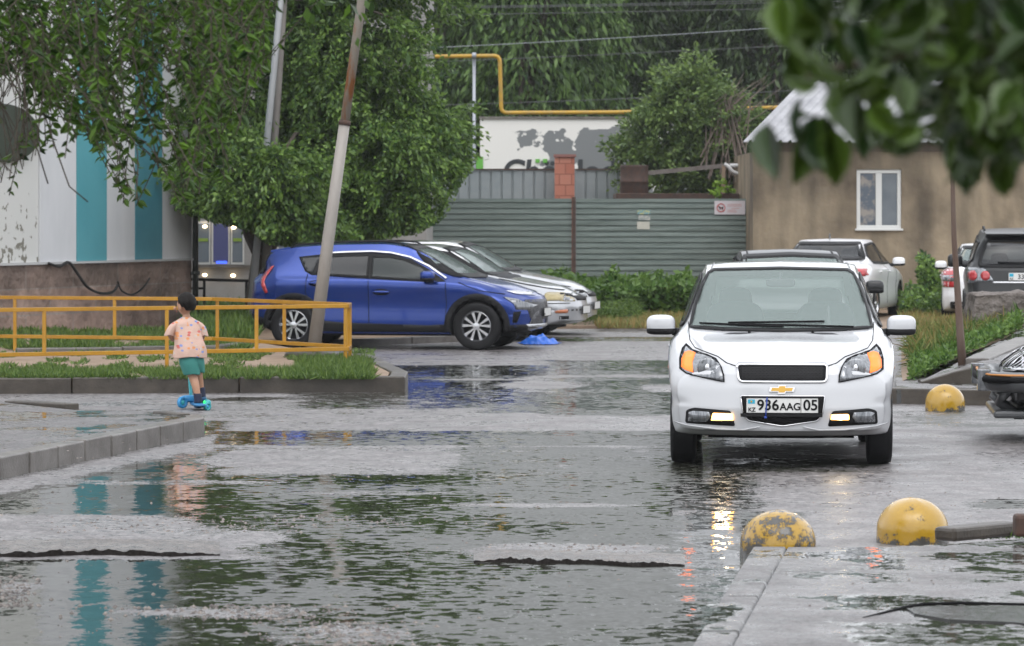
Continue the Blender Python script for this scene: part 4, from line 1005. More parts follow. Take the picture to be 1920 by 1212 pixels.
# two old silver saloons behind the blue one
rs = R(-13)
def place_nose(px, Y, rot, fx, ly): return Vector((X(px, Y), Y, 0))-Matrix.Rotation(rot, 3, 'Z') @ Vector((fx, ly, 0))
s1 = sedan('saloon_car', 'old silver saloon with a yellowed headlight and damaged nose just behind the blue car', place_nose(1072, 51.0, rs, 2.22, -.5), rs, M['silver_paint'], glassm='glass_pale')
s2 = sedan('saloon_car', 'second silver saloon, farther back, its bent bonnet beside the weeds', place_nose(1092, 53.6, R(-11), 2.22, -.4), R(-11), M['silver_paint'], glassm='glass_pale', k=1.02, zs=1.03)
M['yellow_lens'] = mat('yellowed_lens', (.42,.34,.16), .35, col2=(.30,.24,.10), scale=20, coat=.5)
for c, yl in ((s1, True), (s2, False)):
    for ax in ('right', 'left'):
        c.patch('headlight', ax, rounded([(1.86,.60),(2.10,.61),(2.10,.72),(1.86,.73)], .04), M['yellow_lens'] if yl else M['lamp_clear'], .010)
        c.patch('corner_lamp', ax, [(2.11,.61),(2.19,.61),(2.18,.70),(2.11,.715)], M['lamp_clear'], .010)
        c.patch('indicator', ax, rounded([(2.02,.42),(2.18,.42),(2.18,.48),(2.02,.46)], .02), M['amber_off'], .012)
        c.line('bumper_seam', ax, [(1.75,.565),(2.2,.565)], .012, M['ink'], .002)
        c.line('hood_seam', ax, [(1.15,.93),(1.6,.84),(2.05,.755)], .012, M['ink'], .002)
        c.patch('bumper_slot', ax, [(2.08,.33),(2.19,.33),(2.19,.38),(2.08,.38)], M['mesh_grille'], .006)
    c.patch('front_grille', 'front', rounded([(-.35,.60),(.35,.60),(.35,.67),(-.35,.67)], .02), M['mesh_grille'], .006)
    c.patch('headlight', 'front', rounded([(.40,.59),(.70,.60),(.68,.68),(.40,.68)], .02), M['lamp_clear'], .006); c.patch('headlight', 'front', rounded([(-.70,.60),(-.40,.59),(-.40,.68),(-.68,.68)], .02), M['yellow_lens'] if yl else M['lamp_clear'], .006)
    c.patch('nose_damage', 'front', rounded([(-.60,.67),(-.30,.665),(-.28,.70),(-.5,.715)], .01), M['ink'], .009)
    plate(c.root, c.hit('front', 0, .45, 0).x+.01, 0, .46, .52, .11, [], flag=False)
# dark saloon behind the hatchback, its roof and mirror showing
d1 = sedan('dark_saloon_car', 'dark grey saloon mostly hidden straight behind the white hatchback', (X(1500, 38.6), 40.2, 0), R(-90), M['grey_paint'], glassm='glass_tint', zs=1.02)
for mm in (lambda p: p, mir): d1.patch('headlight', 'front', mm([(.45,.58),(.75,.60),(.74,.68),(.47,.66)]), M['lamp_clear'], .006)
d1.patch('front_grille', 'front', rounded([(-.35,.52),(.35,.52),(.35,.64),(-.35,.64)], .02), M['mesh_grille'], .006)
for s in (1, -1): d1.line('roof_seam', 'top', [(-.9, s*.47), (.25, s*.50)], .02, M['black_plastic'], .004)
# parked white saloon seen from behind
rw_ = R(75)
w2 = sedan('saloon_car', 'white parked saloon with red tail lamp before the stucco house', (X(1532, 59.6)+2.2*math.cos(rw_), 59.6+2.2*math.sin(rw_), 0), rw_, M['bright_white'], glassm='glass_tint', zs=.99, plan=(.34, .2))
for mm in (lambda p: p, mir):
    w2.patch('tail_light', 'rear', mm([(.46,.80),(.78,.80),(.80,.93),(.60,.93),(.48,.88)]), M['red_lamp'], .008)
for ax in ('left', 'right'):
    w2.patch('tail_light', ax, [(-2.20,.80),(-1.90,.82),(-1.95,.93),(-2.15,.93)], M['red_lamp'], .008)
w2.root.scale = (1.04, 1.06, 1.02)
plate(w2.root, w2.xr+.0, 0, .62, .52, .11, [], flag=False)
mb = MB(); mb.ell((-.85, 0, 1.47), (.10, .012, .06), 1, 12, 8); mb.build('roof_antenna', M['grey_paint'], w2.root, True, local=True)
# white hatch at the right, tail lamp showing
w3 = sedan('small_white_car', 'white car half hidden by the black off roader, red and clear tail lamp', (X(1860, 57.5)+2.2*math.cos(R(81)), 57.5+2.2*math.sin(R(81)), 0), R(81), M['bright_white'], glassm='glass_fog', zs=.97)
for mm in (lambda p: p, mir):
    o = w3.patch('tail_light', 'rear', mm([(.58,.66),(.84,.66),(.86,.90),(.76,.97),(.62,.97)]), M['red_lamp'], .008)
    w3.patch('clear_band', 'rear', mm([(.58,.76),(.86,.76),(.87,.86),(.58,.86)]), M['lamp_clear'], .012, parent=o)
w3.patch('bumper_lower', 'rear', rounded([(-.7,.30),(.7,.30),(.7,.42),(-.7,.42)], .03), M['black_plastic'], .006)
# black off-roader from behind
SUV = [(-2.25,.50,.84,1.05,.80,1.12,.66), (-2.12,.42,.88,1.10,.83,1.32,.64), (-1.85,.36,.90,1.12,.84,1.60,.62), (-1.3,.34,.905,1.12,.84,1.66,.66), (-.4,.34,.905,1.11,.84,1.68,.67), (.1,.34,.905,1.10,.84,1.66,.67), (.4,.34,.905,1.09,.84,1.56,.67), (.8,.34,.905,1.07,.84,1.32,.72), (1.1,.34,.90,1.03,.83,1.10,.76), (1.6,.36,.89,.98,.80,1.03,.70), (2.1,.38,.87,.88,.78,.95,.62), (2.3,.42,.84,.80,.74,.86,.56)]
sv = Car('suv_car', 'black off roader with round red tail lamps parked behind the rough stone block', (X(1811, 50.8)+.90+2.2*math.cos(R(83)), 50.8+2.2*math.sin(R(83)), 0), R(83), SUV, [(.3,.05),(.8,0),(1.0,.1)], [(.4,-.02),(.7,0),(1.05,.04),(1.3,.12),(1.6,.16)], (1.33, -1.30), .36, M['black_paint'], plan=(.30, .16), track=.82, tyre_w=.22)
sv.pane('rear', rounded([(-.70,1.12),(-.58,1.50),(.58,1.50),(.70,1.12)], .06), M['glass_tint'], 'rear_window', .025)
sv.pane('front', [(-.72,1.14),(-.60,1.5),(.60,1.5),(.72,1.14)], M['glass_fog'], 'windscreen', .03)
for ax in ('left', 'right'):
    sv.pane(ax, [(.75,1.15),(.35,1.48),(-.15,1.56),(-.15,1.15)], M['glass_tint'], 'side_window', .02); sv.pane(ax, [(-.22,1.15),(-.22,1.56),(-1.0,1.54),(-1.0,1.15)], M['glass_tint'], 'side_window', .02)
    sv.pane(ax, [(-1.08,1.16),(-1.08,1.52),(-1.7,1.46),(-1.85,1.20)], M['glass_tint'], 'side_window', .02)
for mm in (lambda p: p, mir):
    o = sv.patch('tail_light', 'rear', mm(rounded([(.47,.90),(.87,.86),(.88,1.09),(.62,1.10)], .04)), M['lamp_clear'], .010)
    for u_ in (.60, .785):
        cc = [(u_+.068*math.cos(t), .975+.072*math.sin(t)) for t in [i*math.pi/8 for i in range(16)]]; sv.patch('red_lens', 'rear', mm(cc), M['red_lamp'], .020, parent=o)
sv.line('chrome_trim', 'rear', [(-.5,.875),(.5,.875)], .03, M['alloy'], .012)
sv.patch('bumper', 'rear', rounded([(-.86,.50),(.86,.50),(.86,.66),(-.86,.66)], .03), M['grey_paint'], .05, thick=.05)
sv.line('wiper', 'rear', [(-.05,1.155),(.42,1.165)], .018, M['ink'], .02)
sv.cabin(-1.9, 1.1, .5, 1.1, .7, front_x=.1); sv.mirror(.72, 1.03, 1.17, M['black_paint'], .09, .12, .10)
mb = MB()
mb.add([(-1.80,-.62,1.645),(-1.80,.62,1.645),(-2.10,.60,1.60),(-2.10,-.60,1.60),(-1.80,-.62,1.59),(-1.80,.62,1.59),(-2.08,.58,1.57),(-2.08,-.58,1.57)],
       [(0,1,2,3),(7,6,5,4),(0,4,5,1),(1,5,6,2),(2,6,7,3),(3,7,4,0)]); mb.build('spoiler', M['black_paint'], sv.root, local=True, bevel=.012)
mb = MB()
for s in (1, -1): mb.tube([sv.hit('top', x_, s*.60, .045 if 0 < i < 4 else 0) for i, x_ in enumerate((-1.7,-1.6,-.8,-.1,.1))], .015, 6)
mb.build('roof_rails', M['black_plastic'], sv.root, True, local=True)
# rear plate (faces -x): text mirrored into place
prx = sv.hit('rear', 0, .97, 0).x-.012
mb = MB(); mb.box(prx-.006, prx, -.26, .26, .91, 1.02); po = mb.build('number_plate', M['number_plate'], sv.root, local=True)
for txt, yy, sz in (('334', .13, .10), ('KZ', .245, .04)):
    Mx = Matrix.Translation((prx-.008, yy, .93 if sz > .05 else .92)) @ Matrix(((0,0,-1,0),(-1,0,0,0),(0,1,0,0),(0,0,0,1))); text_mesh(txt, sz, M['ink'], 'plate_text', po, Mx, .001, bold=.001)
mb = MB(); mb.box(prx-.0085, prx-.006, .19, .25, .965, 1.01); mb.build('flag', mat('flag_blue2', (.02,.42,.62), .4), po, local=True)
# silver car entering at the right edge, only its front corner in frame
OLD = [(a_, b_+.02, c_, d_-.02, e_, f_-.01, g_) for a_, b_, c_, d_, e_, f_, g_ in SED]
oc = Car('classic_car', 'silver classic car cut by the right edge, slotted grille above a rubber striped bumper', (X(1860, 28.0)+2.50, 28.7, 0), R(174.5), OLD, [(.2,.1),(.3,.02),(.5,.0),(.62,.03),(.75,.06)], [(.3,.0),(.9,.05)], (1.38, -1.32), .31, M['silver_paint'], plan=(.16, .2), track=.78)
oc.pane('front', [(-.70,1.0),(-.55,1.34),(.55,1.34),(.70,1.0)], M['glass_fog'], 'windscreen', .025)
for ax in ('left', 'right'): oc.pane(ax, [(.75,1.0),(.32,1.29),(-.9,1.29),(-1.1,1.02)], M['glass_tint'], 'side_window', .02)
mb = MB()
mb.tube([(1.9,.92,.50),(2.25,.90,.50),(2.38,.80,.50),(2.42,.5,.50),(2.43,0,.50),(2.42,-.5,.50),(2.38,-.80,.50),(2.25,-.90,.50),(1.9,-.92,.50)], .085, 10); ob = mb.build('bumper', M['grey_paint'], oc.root, True, local=True)
mb = MB(); mb.tube([(1.9,.985,.52),(2.28,.965,.52),(2.44,.85,.52),(2.50,.5,.52),(2.51,0,.52),(2.50,-.5,.52),(2.44,-.85,.52),(2.28,-.965,.52),(1.9,-.985,.52)], .028, 8); mb.build('rubber_strip', M['ink'], ob, True, local=True)
mb = MB(); mb.tube([(1.9,.975,.56),(2.28,.955,.56),(2.43,.84,.56),(2.49,.5,.56),(2.50,0,.56),(2.49,-.5,.56),(2.43,-.84,.56),(2.28,-.955,.56),(1.9,-.975,.56)], .010, 6); mb.build('orange_pinstripe', mat('orange_strip', (.6,.25,.06), .4), ob, True, local=True)
for s in (1, -1):
    mb = MB(); mb.box(2.42, 2.53, s*.62-.07, s*.62+.07, .42, .60); mb.build('bumper_lamp', M['lamp_clear'], ob, local=True, bevel=.01)
    mb = MB(); mb.tube([(2.28, s*.55, .42), (2.34, s*.50, .32), (2.2, s*.45, .22), (1.9, s*.4, .22)], .05, 8); mb.build('lower_arm', M['grey_paint'], oc.root, True, local=True)
mb = MB(); mb.box(2.12, 2.40, -.80, .80, .20, .26); mb.build('front_spoiler', M['grey_paint'], oc.root, local=True, bevel=.02)
for sg in (1, -1):
    po_ = [(sg*.28, .58), (sg*.80, .60), (sg*.78, .72), (sg*.30, .72)]; po_ = po_ if sg > 0 else po_[::-1]
    o = oc.patch('slotted_grille', 'front', po_, M['mesh_grille'], .010); oc.line('chrome_surround', 'front', po_, .03, M['chrome'], .018, closed=True, parent=o)
    for i in range(7): oc.line('chrome_slat', 'front', [(sg*(.34+.07*i), .60), (sg*(.34+.07*i), .71)], .018, M['chrome'], .02, parent=o)
    po_ = [(1.98, .59), (2.16, .59), (2.14, .72), (2.0, .73)]; ax = 'left' if sg > 0 else 'right'
    o = oc.patch('side_lamp', ax, po_, M['mesh_grille'], .008); oc.line('chrome_surround', ax, po_, .025, M['chrome'], .014, closed=True, parent=o)
    for i in range(3): oc.line('chrome_slat', ax, [(2.03+.04*i, .60), (2.03+.04*i, .71)], .012, M['chrome'], .015, parent=o)
# ================================================================= YELLOW RAILING
M['yellow'] = mat('yellow_railing_paint', (.42,.20,.006), .35, col2=(.50,.255,.012), scale=6, coat=.3, bump=.2, bscale=30)
zt, zl = .83, .335
def rail_pt(px, py, z): Y = F*(H-z)/(py-HY); return Vector((X(px, Y), Y, z))
frL = rail_pt(-260, 584.5, zt); frR = rail_pt(651, 574, zt)
bkL = rail_pt(-260, 556, zt); bk1 = rail_pt(400, 561, zt); bk2 = rail_pt(656, 571.5, zt)
rt = thing('metal_railing', 'yellow painted steel railing enclosing the strip of bare soil', 'railing', (frR.x, frR.y, iz))
def run(pts, z, m=.045, name='rail'):
    mb = MB()
    for i in range(len(pts)-1): mb.beam((pts[i].x, pts[i].y, z), (pts[i+1].x, pts[i+1].y, z), m, m)
    mb.build(name, M['yellow'], rt, bevel=.004)
run([frL, frR], zt); run([frL, frR], zl); run([bkL, bk1, bk2], zt); run([bkL, bk1, bk2], zl); run([frR, bk2], zt-.002); run([frR, bk2], zl-.002)
def on_line(a, b, px):
    # point of segment a-b that projects to column px
    k = (px-960)/F; t = (k*a.y-a.x)/((b.x-a.x)-k*(b.y-a.y)); return a.lerp(b, t)
def post(p, z0, z1=zt-.02, s=.042):
    mb = MB(); mb.box(p.x-s/2, p.x+s/2, p.y-s/2, p.y+s/2, z0, z1); mb.build('post', M['yellow'], rt, bevel=.004)
for px, deep in ((83, 0), (313, 1), (481, 0), (-150, 1)): post(on_line(frL, frR, px), iz-.02 if deep else zl)
post(frR+Vector((-.02, .0, 0)), iz-.03)
for px, deep in ((28, 1), (215, 0), (-200, 1)): post(on_line(bkL, bk1, px), iz-.02 if deep else zl)
post(bk1+Vector((.05, 0, 0)), iz-.02); post(on_line(bk1, bk2, 533), zl); post(bk2, iz-.02); post(frR.lerp(bk2, .5), zl)
# ================================================================= LEANING POLES
def rusty(name, base, top, rust_lo=.55, stretch=(1.2, 1.2, .35)):
    return mat(name, base, .55, col2=(.30,.115,.035), scale=2.2, thr=(rust_lo, rust_lo+.07), stretch=stretch, bump=.3, bscale=60)
M['pole_rust'] = rusty('rusty_grey_pole', (.30,.27,.23), None, .54)
Yp = 41.6
pb_, pt_ = P(585, 666, Yp), P(687, -60, Yp)
t = thing('leaning_pole', 'tall grey pole with rust stains leaning over the yellow railing', 'pole', pb_)
mb = MB(); e = pb_.lerp(pt_, .60); ee = pb_+(pt_-pb_)*1.5
mb.tube([pb_-Vector((0,0,.1)), pb_.lerp(e, .5), e], [.082, .074, .066], 16); mb.build('lower_tube', mat('pole_grey', (.27,.25,.225), .5, col2=(.36,.33,.30), scale=3, stretch=(1,1,.3), bump=.25, bscale=40), t, True)
mb = MB(); mb.tube([e, e.lerp(ee, .5), ee], [.057, .055, .053], 16); mb.build('upper_tube', M['pole_rust'], t, True)
mb = MB(); mb.tube([e-(ee-e).normalized()*.03, e+(ee-e).normalized()*.03], [.075, .070], 16); mb.build('joint_collar', M['rust'], t, True)
mb = MB(); mb.ell((pb_.x, pb_.y-.02, .17), (.34, .26, .07), .8, 16, 8); mb.build('concrete_foot', M['kerb_dark'], t, True)
Yq = 54.2
a_, b_ = P(468, 605, Yq), P(527, -10, Yq); b2_ = a_+(b_-a_)*1.4
mb = MB(); mb.tube([a_, a_.lerp(b2_, .5), b2_], [.062, .055, .05], 12)
tag(mb.build('steel_pole', mat('pole_pale', (.36,.37,.38), .45), None, True), 'pale grey steel pole leaning right behind the blue car', 'pole')
a_, b_ = P(510, 330, 54.4), P(532, -10, 54.4); b2_ = a_+(b_-a_)*1.5; a2_ = a_+(a_-b_)*.80
mb = MB(); mb.tube([a2_, b2_], [.075, .06], 12)
tag(mb.build('wooden_pole', mat('pole_brown', (.16,.14,.13), .7, col2=(.24,.22,.2), scale=3, stretch=(1,1,.2)), None, True), 'darker brownish pole close beside the pale steel pole', 'pole')
# thin trunk on the right bank
ps = [P(1805, 690, 36.3), P(1800, 620, 36.3), P(1795, 540, 36.2), P(1789, 450, 36.2), P(1787, 380, 36.1), P(1784, 200, 36), P(1790, -60, 36), P(1800, -300, 36)]
mb = MB(); mb.tube(ps, [.050, .042, .036, .029, .025, .022, .018, .012], 10)
tag(mb.build('thin_pole', mat('rusty_thin_pole', (.11,.065,.045), .6, col2=(.17,.12,.095), scale=6, stretch=(1,1,.2)), None, True), 'thin brown rusty pole standing at the sloping slab', 'pole')
# ================================================================= TEAL AND WHITE BUILDING
A_ = Vector((X(0, 50), 50, 0)); B_ = Vector((X(357, 56), 56, 0)); dirw = (B_-A_).normalized(); nw = Vector((dirw.y, -dirw.x, 0))   # outward normal towards the road
Lw = (B_-A_).length
def wp(s, z, o=0): q_ = A_+dirw*s+nw*o; return Vector((q_.x, q_.y, z))
def s_of(px): k = (px-960)/F; return (k*A_.y-A_.x)/(dirw.x-k*dirw.y)
zb_ = 1.175; zt_ = 13.5
bld = thing('clad_building', 'building clad in white and teal strips on a brown stone base', 'building', A_)
def slab(name, s0, s1, z0, z1, o0, o1, m, parent=bld, bevel=0):
    V = [wp(s, z, o) for s in (s0, s1) for o in (o0, o1) for z in (z0, z1)]
    mb = MB(); mb.add(V, [(0,1,3,2),(4,6,7,5),(0,4,5,1),(2,3,7,6),(0,2,6,4),(1,5,7,3)]); return mb.build(name, m, parent, bevel=bevel)
M['clad_white'] = mat('white_cladding', (.78,.78,.80), .4, col2=(.66,.67,.69), scale=1.2, stretch=(1,1,.3), bump=.1, bscale=3)
M['clad_teal'] = mat('teal_cladding', (.10,.36,.42), .4, col2=(.12,.40,.46), scale=1.5)
M['clad_teal2'] = mat('teal_cladding_dark', (.07,.26,.33), .4, col2=(.09,.30,.37), scale=1.5)
# speckled, chipped strip
def chipped():
    m, N, L, b = newmat('chipped_plaster'); tc = N.new('ShaderNodeTexCoord')
    n = N.new('ShaderNodeTexNoise'); n.inputs['Scale'].default_value = 7; n.inputs['Detail'].default_value = 3; n.inputs['Roughness'].default_value = .55; L.new(tc.outputs['Object'], n.inputs['Vector'])
    sp = N.new('ShaderNodeSeparateXYZ'); L.new(tc.outputs['Object'], sp.inputs[0])
    mr = N.new('ShaderNodeMapRange'); mr.inputs[1].default_value = 1.2; mr.inputs[2].default_value = 2.6; mr.inputs[3].default_value = .07; mr.inputs[4].default_value = -.12; L.new(sp.outputs['Z'], mr.inputs[0])
    ad = N.new('ShaderNodeMath'); L.new(n.outputs['Fac'], ad.inputs[0]); L.new(mr.outputs[0], ad.inputs[1])
    cr = N.new('ShaderNodeValToRGB'); e = cr.color_ramp.elements; e[0].position = .60; e[0].color = (.56,.56,.54, 1); e[1].position = .64; e[1].color = (.18,.17,.14, 1)
    L.new(ad.outputs[0], cr.inputs[0]); L.new(cr.outputs[0], b.inputs['Base Color']); b.inputs['Roughness'].default_value = .7
    return m
M['chip'] = chipped()
edges = [(-12, s_of(-80), 'clad_white', .0), (s_of(-80), s_of(72), 'chip', .0), (s_of(72), s_of(140), 'clad_white', .03), (s_of(140), s_of(197), 'clad_teal', .035), (s_of(197), s_of(250), 'clad_white', .03), (s_of(250), s_of(301), 'clad_teal2', .035), (s_of(301), Lw, 'clad_white', .03)]
for s0, s1, mk, o in edges:
    slab('cladding_strip', s0+.006, s1-.006, zb_, zt_, -.08, o, M[mk])
slab('core_wall', -12, Lw-.01, 0, zt_, -6, -.085, M['clad_white'])
slab('drip_ledge', -12, Lw, zb_-.035, zb_-.002, -.1, .07, mat('ledge_white', (.55,.55,.55), .5))
def stone_base():
    m, N, L, b = newmat('brown_granite_blocks'); uv = N.new('ShaderNodeTexCoord'); 
    br = N.new('ShaderNodeTexBrick'); br.inputs['Scale'].default_value = 1; br.inputs['Brick Width'].default_value = 1.5; br.inputs['Row Height'].default_value = .39; br.inputs['Mortar Size'].default_value = .012
    br.inputs['Color1'].default_value = (.30,.215,.18, 1); br.inputs['Color2'].default_value = (.13,.10,.085, 1); br.inputs['Mortar'].default_value = (.24,.21,.19, 1); br.inputs['Mortar Smooth'].default_value = .3
    mp = N.new('ShaderNodeMapping'); L.new(uv.outputs['UV'], mp.inputs[0]); L.new(mp.outputs[0], br.inputs['Vector'])
    n = N.new('ShaderNodeTexNoise'); n.inputs['Scale'].default_value = 2.2; n.inputs['Detail'].default_value = 8; L.new(uv.outputs['Object'], n.inputs['Vector'])
    mx = N.new('ShaderNodeMix'); mx.data_type = 'RGBA'; mx.blend_type = 'MULTIPLY'; mx.inputs[0].default_value = .85
    cr = N.new('ShaderNodeValToRGB'); cr.color_ramp.elements[0].position = .3; cr.color_ramp.elements[0].color = (.45,.42,.40, 1); cr.color_ramp.elements[1].position = .7; cr.color_ramp.elements[1].color = (1.5,1.45,1.4, 1)
    L.new(n.outputs['Fac'], cr.inputs[0]); L.new(br.outputs['Color'], mx.inputs[6]); L.new(cr.outputs[0], mx.inputs[7]); L.new(mx.outputs[2], b.inputs['Base Color'])
    n2 = N.new('ShaderNodeTexNoise'); n2.inputs['Scale'].default_value = 9; n2.inputs['Detail'].default_value = 7; L.new(uv.outputs['Object'], n2.inputs['Vector'])
    bp = N.new('ShaderNodeBump'); bp.inputs['Distance'].default_value = .05; bp.inputs['Strength'].default_value = .8; L.new(n2.outputs['Fac'], bp.inputs['Height']); L.new(bp.outputs[0], b.inputs['Normal'])
    b.inputs['Roughness'].default_value = .55; return m
# stone base as a gridded face so that it can carry uv in metres
nS = 40; V = []; Fc = []; uvs = []
for i in range(nS+1):
    s = -12+(Lw+12)*i/nS
    for z in (0, zb_-.036): V.append(wp(s, z, .02)); uvs.append((s, z))
for i in range(nS): Fc.append((2*i, 2*i+2, 2*i+3, 2*i+1))
V += [wp(Lw, 0, .02), wp(Lw, zb_-.036, .02), wp(Lw, zb_-.036, -3), wp(Lw, 0, -3)]; uvs += [(0, 0), (0, 1.1), (3, 1.1), (3, 0)]; Fc.append((2*nS+2, 2*nS+5, 2*nS+4, 2*nS+3))
sbm = mesh_from('stone_base', V, Fc, stone_base(), bld, local=False); ul = sbm.data.uv_layers.new(name='UVMap')
for lp in sbm.data.loops: ul.data[lp.index].uv = uvs[lp.vertex_index]
mb = MB(); mb.tube([wp(Lw+.02, .1, .08), wp(Lw+.02, 9, .08)], .05, 10)
for z in (.9, 1.9, 2.9): mb.tube([wp(Lw+.02, z, .08), wp(Lw+.02, z+.06, .08)], .075, 10)
tag(mb.build('downpipe', mat('downpipe_dark', (.045,.05,.045), .5), None, True), 'dark rain pipe running down the corner of the clad building', 'pipe')
# dark green round sign
cs = s_of(-3); cz = Z(250, 50)
mb = MB(); n = 40; V = []
for k in range(n): th = 2*math.pi*k/n; V.append(wp(cs+1.10*math.cos(th), cz+.43*math.sin(th), .04))
for k in range(n): th = 2*math.pi*k/n; V.append(wp(cs+1.10*math.cos(th), cz+.43*math.sin(th), .09))
mb.add(V, [tuple(range(n, 2*n))]+[(i, (i+1) % n, n+(i+1) % n, n+i) for i in range(n)])
tag(mb.build('round_sign', mat('sign_dark_green', (.025,.035,.02), .4)), 'dark green round sign cut by the left edge of the picture', 'sign')
# wall cables
def cable(name, pts, r_, m, label, n=6):
    mb = MB(); P_ = catmull([tuple(p) for p in pts], 6); mb.tube([Vector(p) for p in P_], r_, n)
    return tag(mb.build(name, m, None, True), label, 'cable')
M['cable'] = mat('black_cable', (.02,.02,.02), .5)
def wpx(px, py, o=.12): s = s_of(px); q_ = A_+dirw*s+nw*o; return Vector((q_.x, q_.y, Z(py, q_.y)))
cable('wall_cable', [wpx(78, 494), wpx(98, 500), wpx(115, 492), wpx(130, 510), wpx(150, 538), wpx(175, 550), wpx(198, 548), wpx(208, 535)], .022, M['cable'], 'thick black cable sagging in a loop across the stone base')
cable('wall_cable', [wpx(208, 528), wpx(215, 545), wpx(235, 553), wpx(255, 540), wpx(268, 522)], .014, M['cable'], 'thinner cable loop at the right end of the stone base')
# ================================================================= SHOP BEHIND
Ys = 63
sh = thing('shop_building', 'pale shop front with lit windows seen behind the tree', 'building', (X(430, Ys), Ys, 0))
def fbox(name, px0, px1, py0, py1, Y, d, m, parent, bevel=0):
    mb = MB(); mb.box(X(px0, Y), X(px1, Y), Y-d, Y, Z(py1, Y), Z(py0, Y)); return mb.build(name, m, parent, bevel=bevel)
M['shop_wall'] = mat('shop_wall', (.30,.29,.28), .6, col2=(.36,.35,.34), scale=2)
M['frame_white'] = mat('white_frame', (.68,.68,.66), .4)
mb = MB(); mb.box(X(250, Ys), X(800, Ys), Ys, Ys+6, 0, 7); mb.build('wall', M['shop_wall'], sh)
for (x0, x1, kind) in ((368, 395, 0), (397, 431, 1), (433, 458, 0), (520, 560, 0), (575, 610, 0)):
    f = fbox('window', x0, x1, 415, 496, Ys-.01, .05, M['frame_white'], sh)
    g = fbox('pane', x0+3, x1-3, 420, 492, Ys-.055, .012, mat('blue_lit_pane', (.09,.10,.24), .2, emit=0) if kind else mat('shop_pane', (.16,.19,.22), .15), f)
    if kind: fbox('blue_lamp', x0+9, x1-6, 490, 494, Ys-.07, .01, mat('blue_glow', (.04,.10,1), .4, emit=1.2), f)
    else: fbox('green_sticker', x0+4, x1-5, 447, 453, Ys-.075, .005, mat('green_sticker', (.22,.34,.04), .6), f)
M['warm'] = mat('warm_lamp', (1,.75,.45), .4, emit=4)
for px, py in ((384, 425), (438, 427), (384, 516), (437, 517)):
    p = P(px, py, Ys-.12); mb = MB(); mb.ell(tuple(p), (.045, .03, .03), 1, 10, 6); mb.build('spot_lamp', M['warm'], sh, True)
fbox('sill', 362, 470, 497, 502, Ys-.01, .10, M['kerb'], sh)
fbox('sign_panel', 590, 612, 425, 450, Ys-.02, .05, mat('red_panel', (.42,.02,.03), .5), sh)
hr = thing('handrail', 'black metal handrail before the shop windows', 'railing', (X(400, 59), 59, iz))
mb = MB(); mb.beam(P(358, 524, 59), P(470, 527, 59), .05, .05); mb.build('rail', M['black_plastic'], hr); mb = MB(); mb.beam(P(358, 541, 59), P(384, 541, 59), .04, .04); mb.build('rail', M['black_plastic'], hr)
for px in (383, 462): 
    mb = MB(); mb.beam(P(px, 526, 59), (X(px, 59), 59, .1), .045, .045, (1, 0, 0)); mb.build('post', M['black_plastic'], hr)
# ================================================================= FENCE, PILLAR, WALL
M['fence_green'] = mat('grey_green_sheet', (.17,.215,.20), .38, .25, col2=(.215,.26,.24), scale=2.5, stretch=(.4,1,3), bump=.5, bscale=1.6, bdist=.05)
M['fence_grey'] = mat('zinc_sheet', (.27,.31,.325), .4, .35, col2=(.34,.37,.38), scale=2)
Yf = 68.0
fn = thing('corrugated_fence', 'grey green fence of horizontally ribbed metal sheets with dark posts', 'fence', (X(1076, Yf), Yf, 0))
def hpanel(x0, x1, z0, z1, Y, pitch, parent, m):
    V = []; Fc = []; z = z1; zs = []
    while z > z0:
        zs += [(z, 0), (z-pitch*.62, .0), (z-pitch*.74, .032), (z-pitch*.90, .032)]; z -= pitch
    for z, d in zs: V += [(x0, Y+d, z), (x1, Y+d, z)]
    for i in range(len(zs)-1): Fc.append((2*i, 2*i+2, 2*i+3, 2*i+1))
    o = mesh_from('sheet_panel', V, Fc, m, parent, local=False); return o
ztf = Z(372.5, Yf)
hpanel(X(600, Yf), X(1072, Yf), .0, ztf, Yf, .113, fn, M['fence_green']); hpanel(X(1080, Yf), X(1399, Yf), .0, ztf-.005, Yf, .113, fn, M['fence_green'])
for px, w_ in ((1076, .07), (1404, .10), (600, .07)):
    mb = MB(); mb.box(X(px, Yf)-w_/2, X(px, Yf)+w_/2, Yf-.06, Yf+.05, 0, ztf+.03); mb.build('post', M['rust'], fn)
Yu = 74.0
fu = thing('upper_fence', 'taller pale grey fence of vertical metal sheets behind the green one', 'fence', (X(1000, Yu), Yu, 0))
def vpanel(px0, px1, zt__, Y, pitch, parent, m):
    x = X(px0, Y); V = []; Fc = []; q_ = []
    while x < X(px1, Y): q_ += [(x, 0), (x+pitch*.80, 0), (x+pitch*.86, .03), (x+pitch*.94, .03)]; x += pitch
    for x, d in q_: V += [(x, Y+d, 0), (x, Y+d, zt__)]
    for i in range(len(q_)-1): Fc.append((2*i, 2*i+2, 2*i+3, 2*i+1))
    return mesh_from('sheet_panel', V, Fc, m, parent, local=False)
vpanel(780, 1040, Z(319, Yu), Yu, .235, fu, M['fence_grey']); vpanel(1080, 1168, Z(319, Yu), Yu, .235, fu, M['fence_grey'])
mb = MB(); mb.beam(P(780, 318, Yu-.02), P(1168, 318, Yu-.02), .04, .03); mb.build('cap_rail', M['rust'], fu)
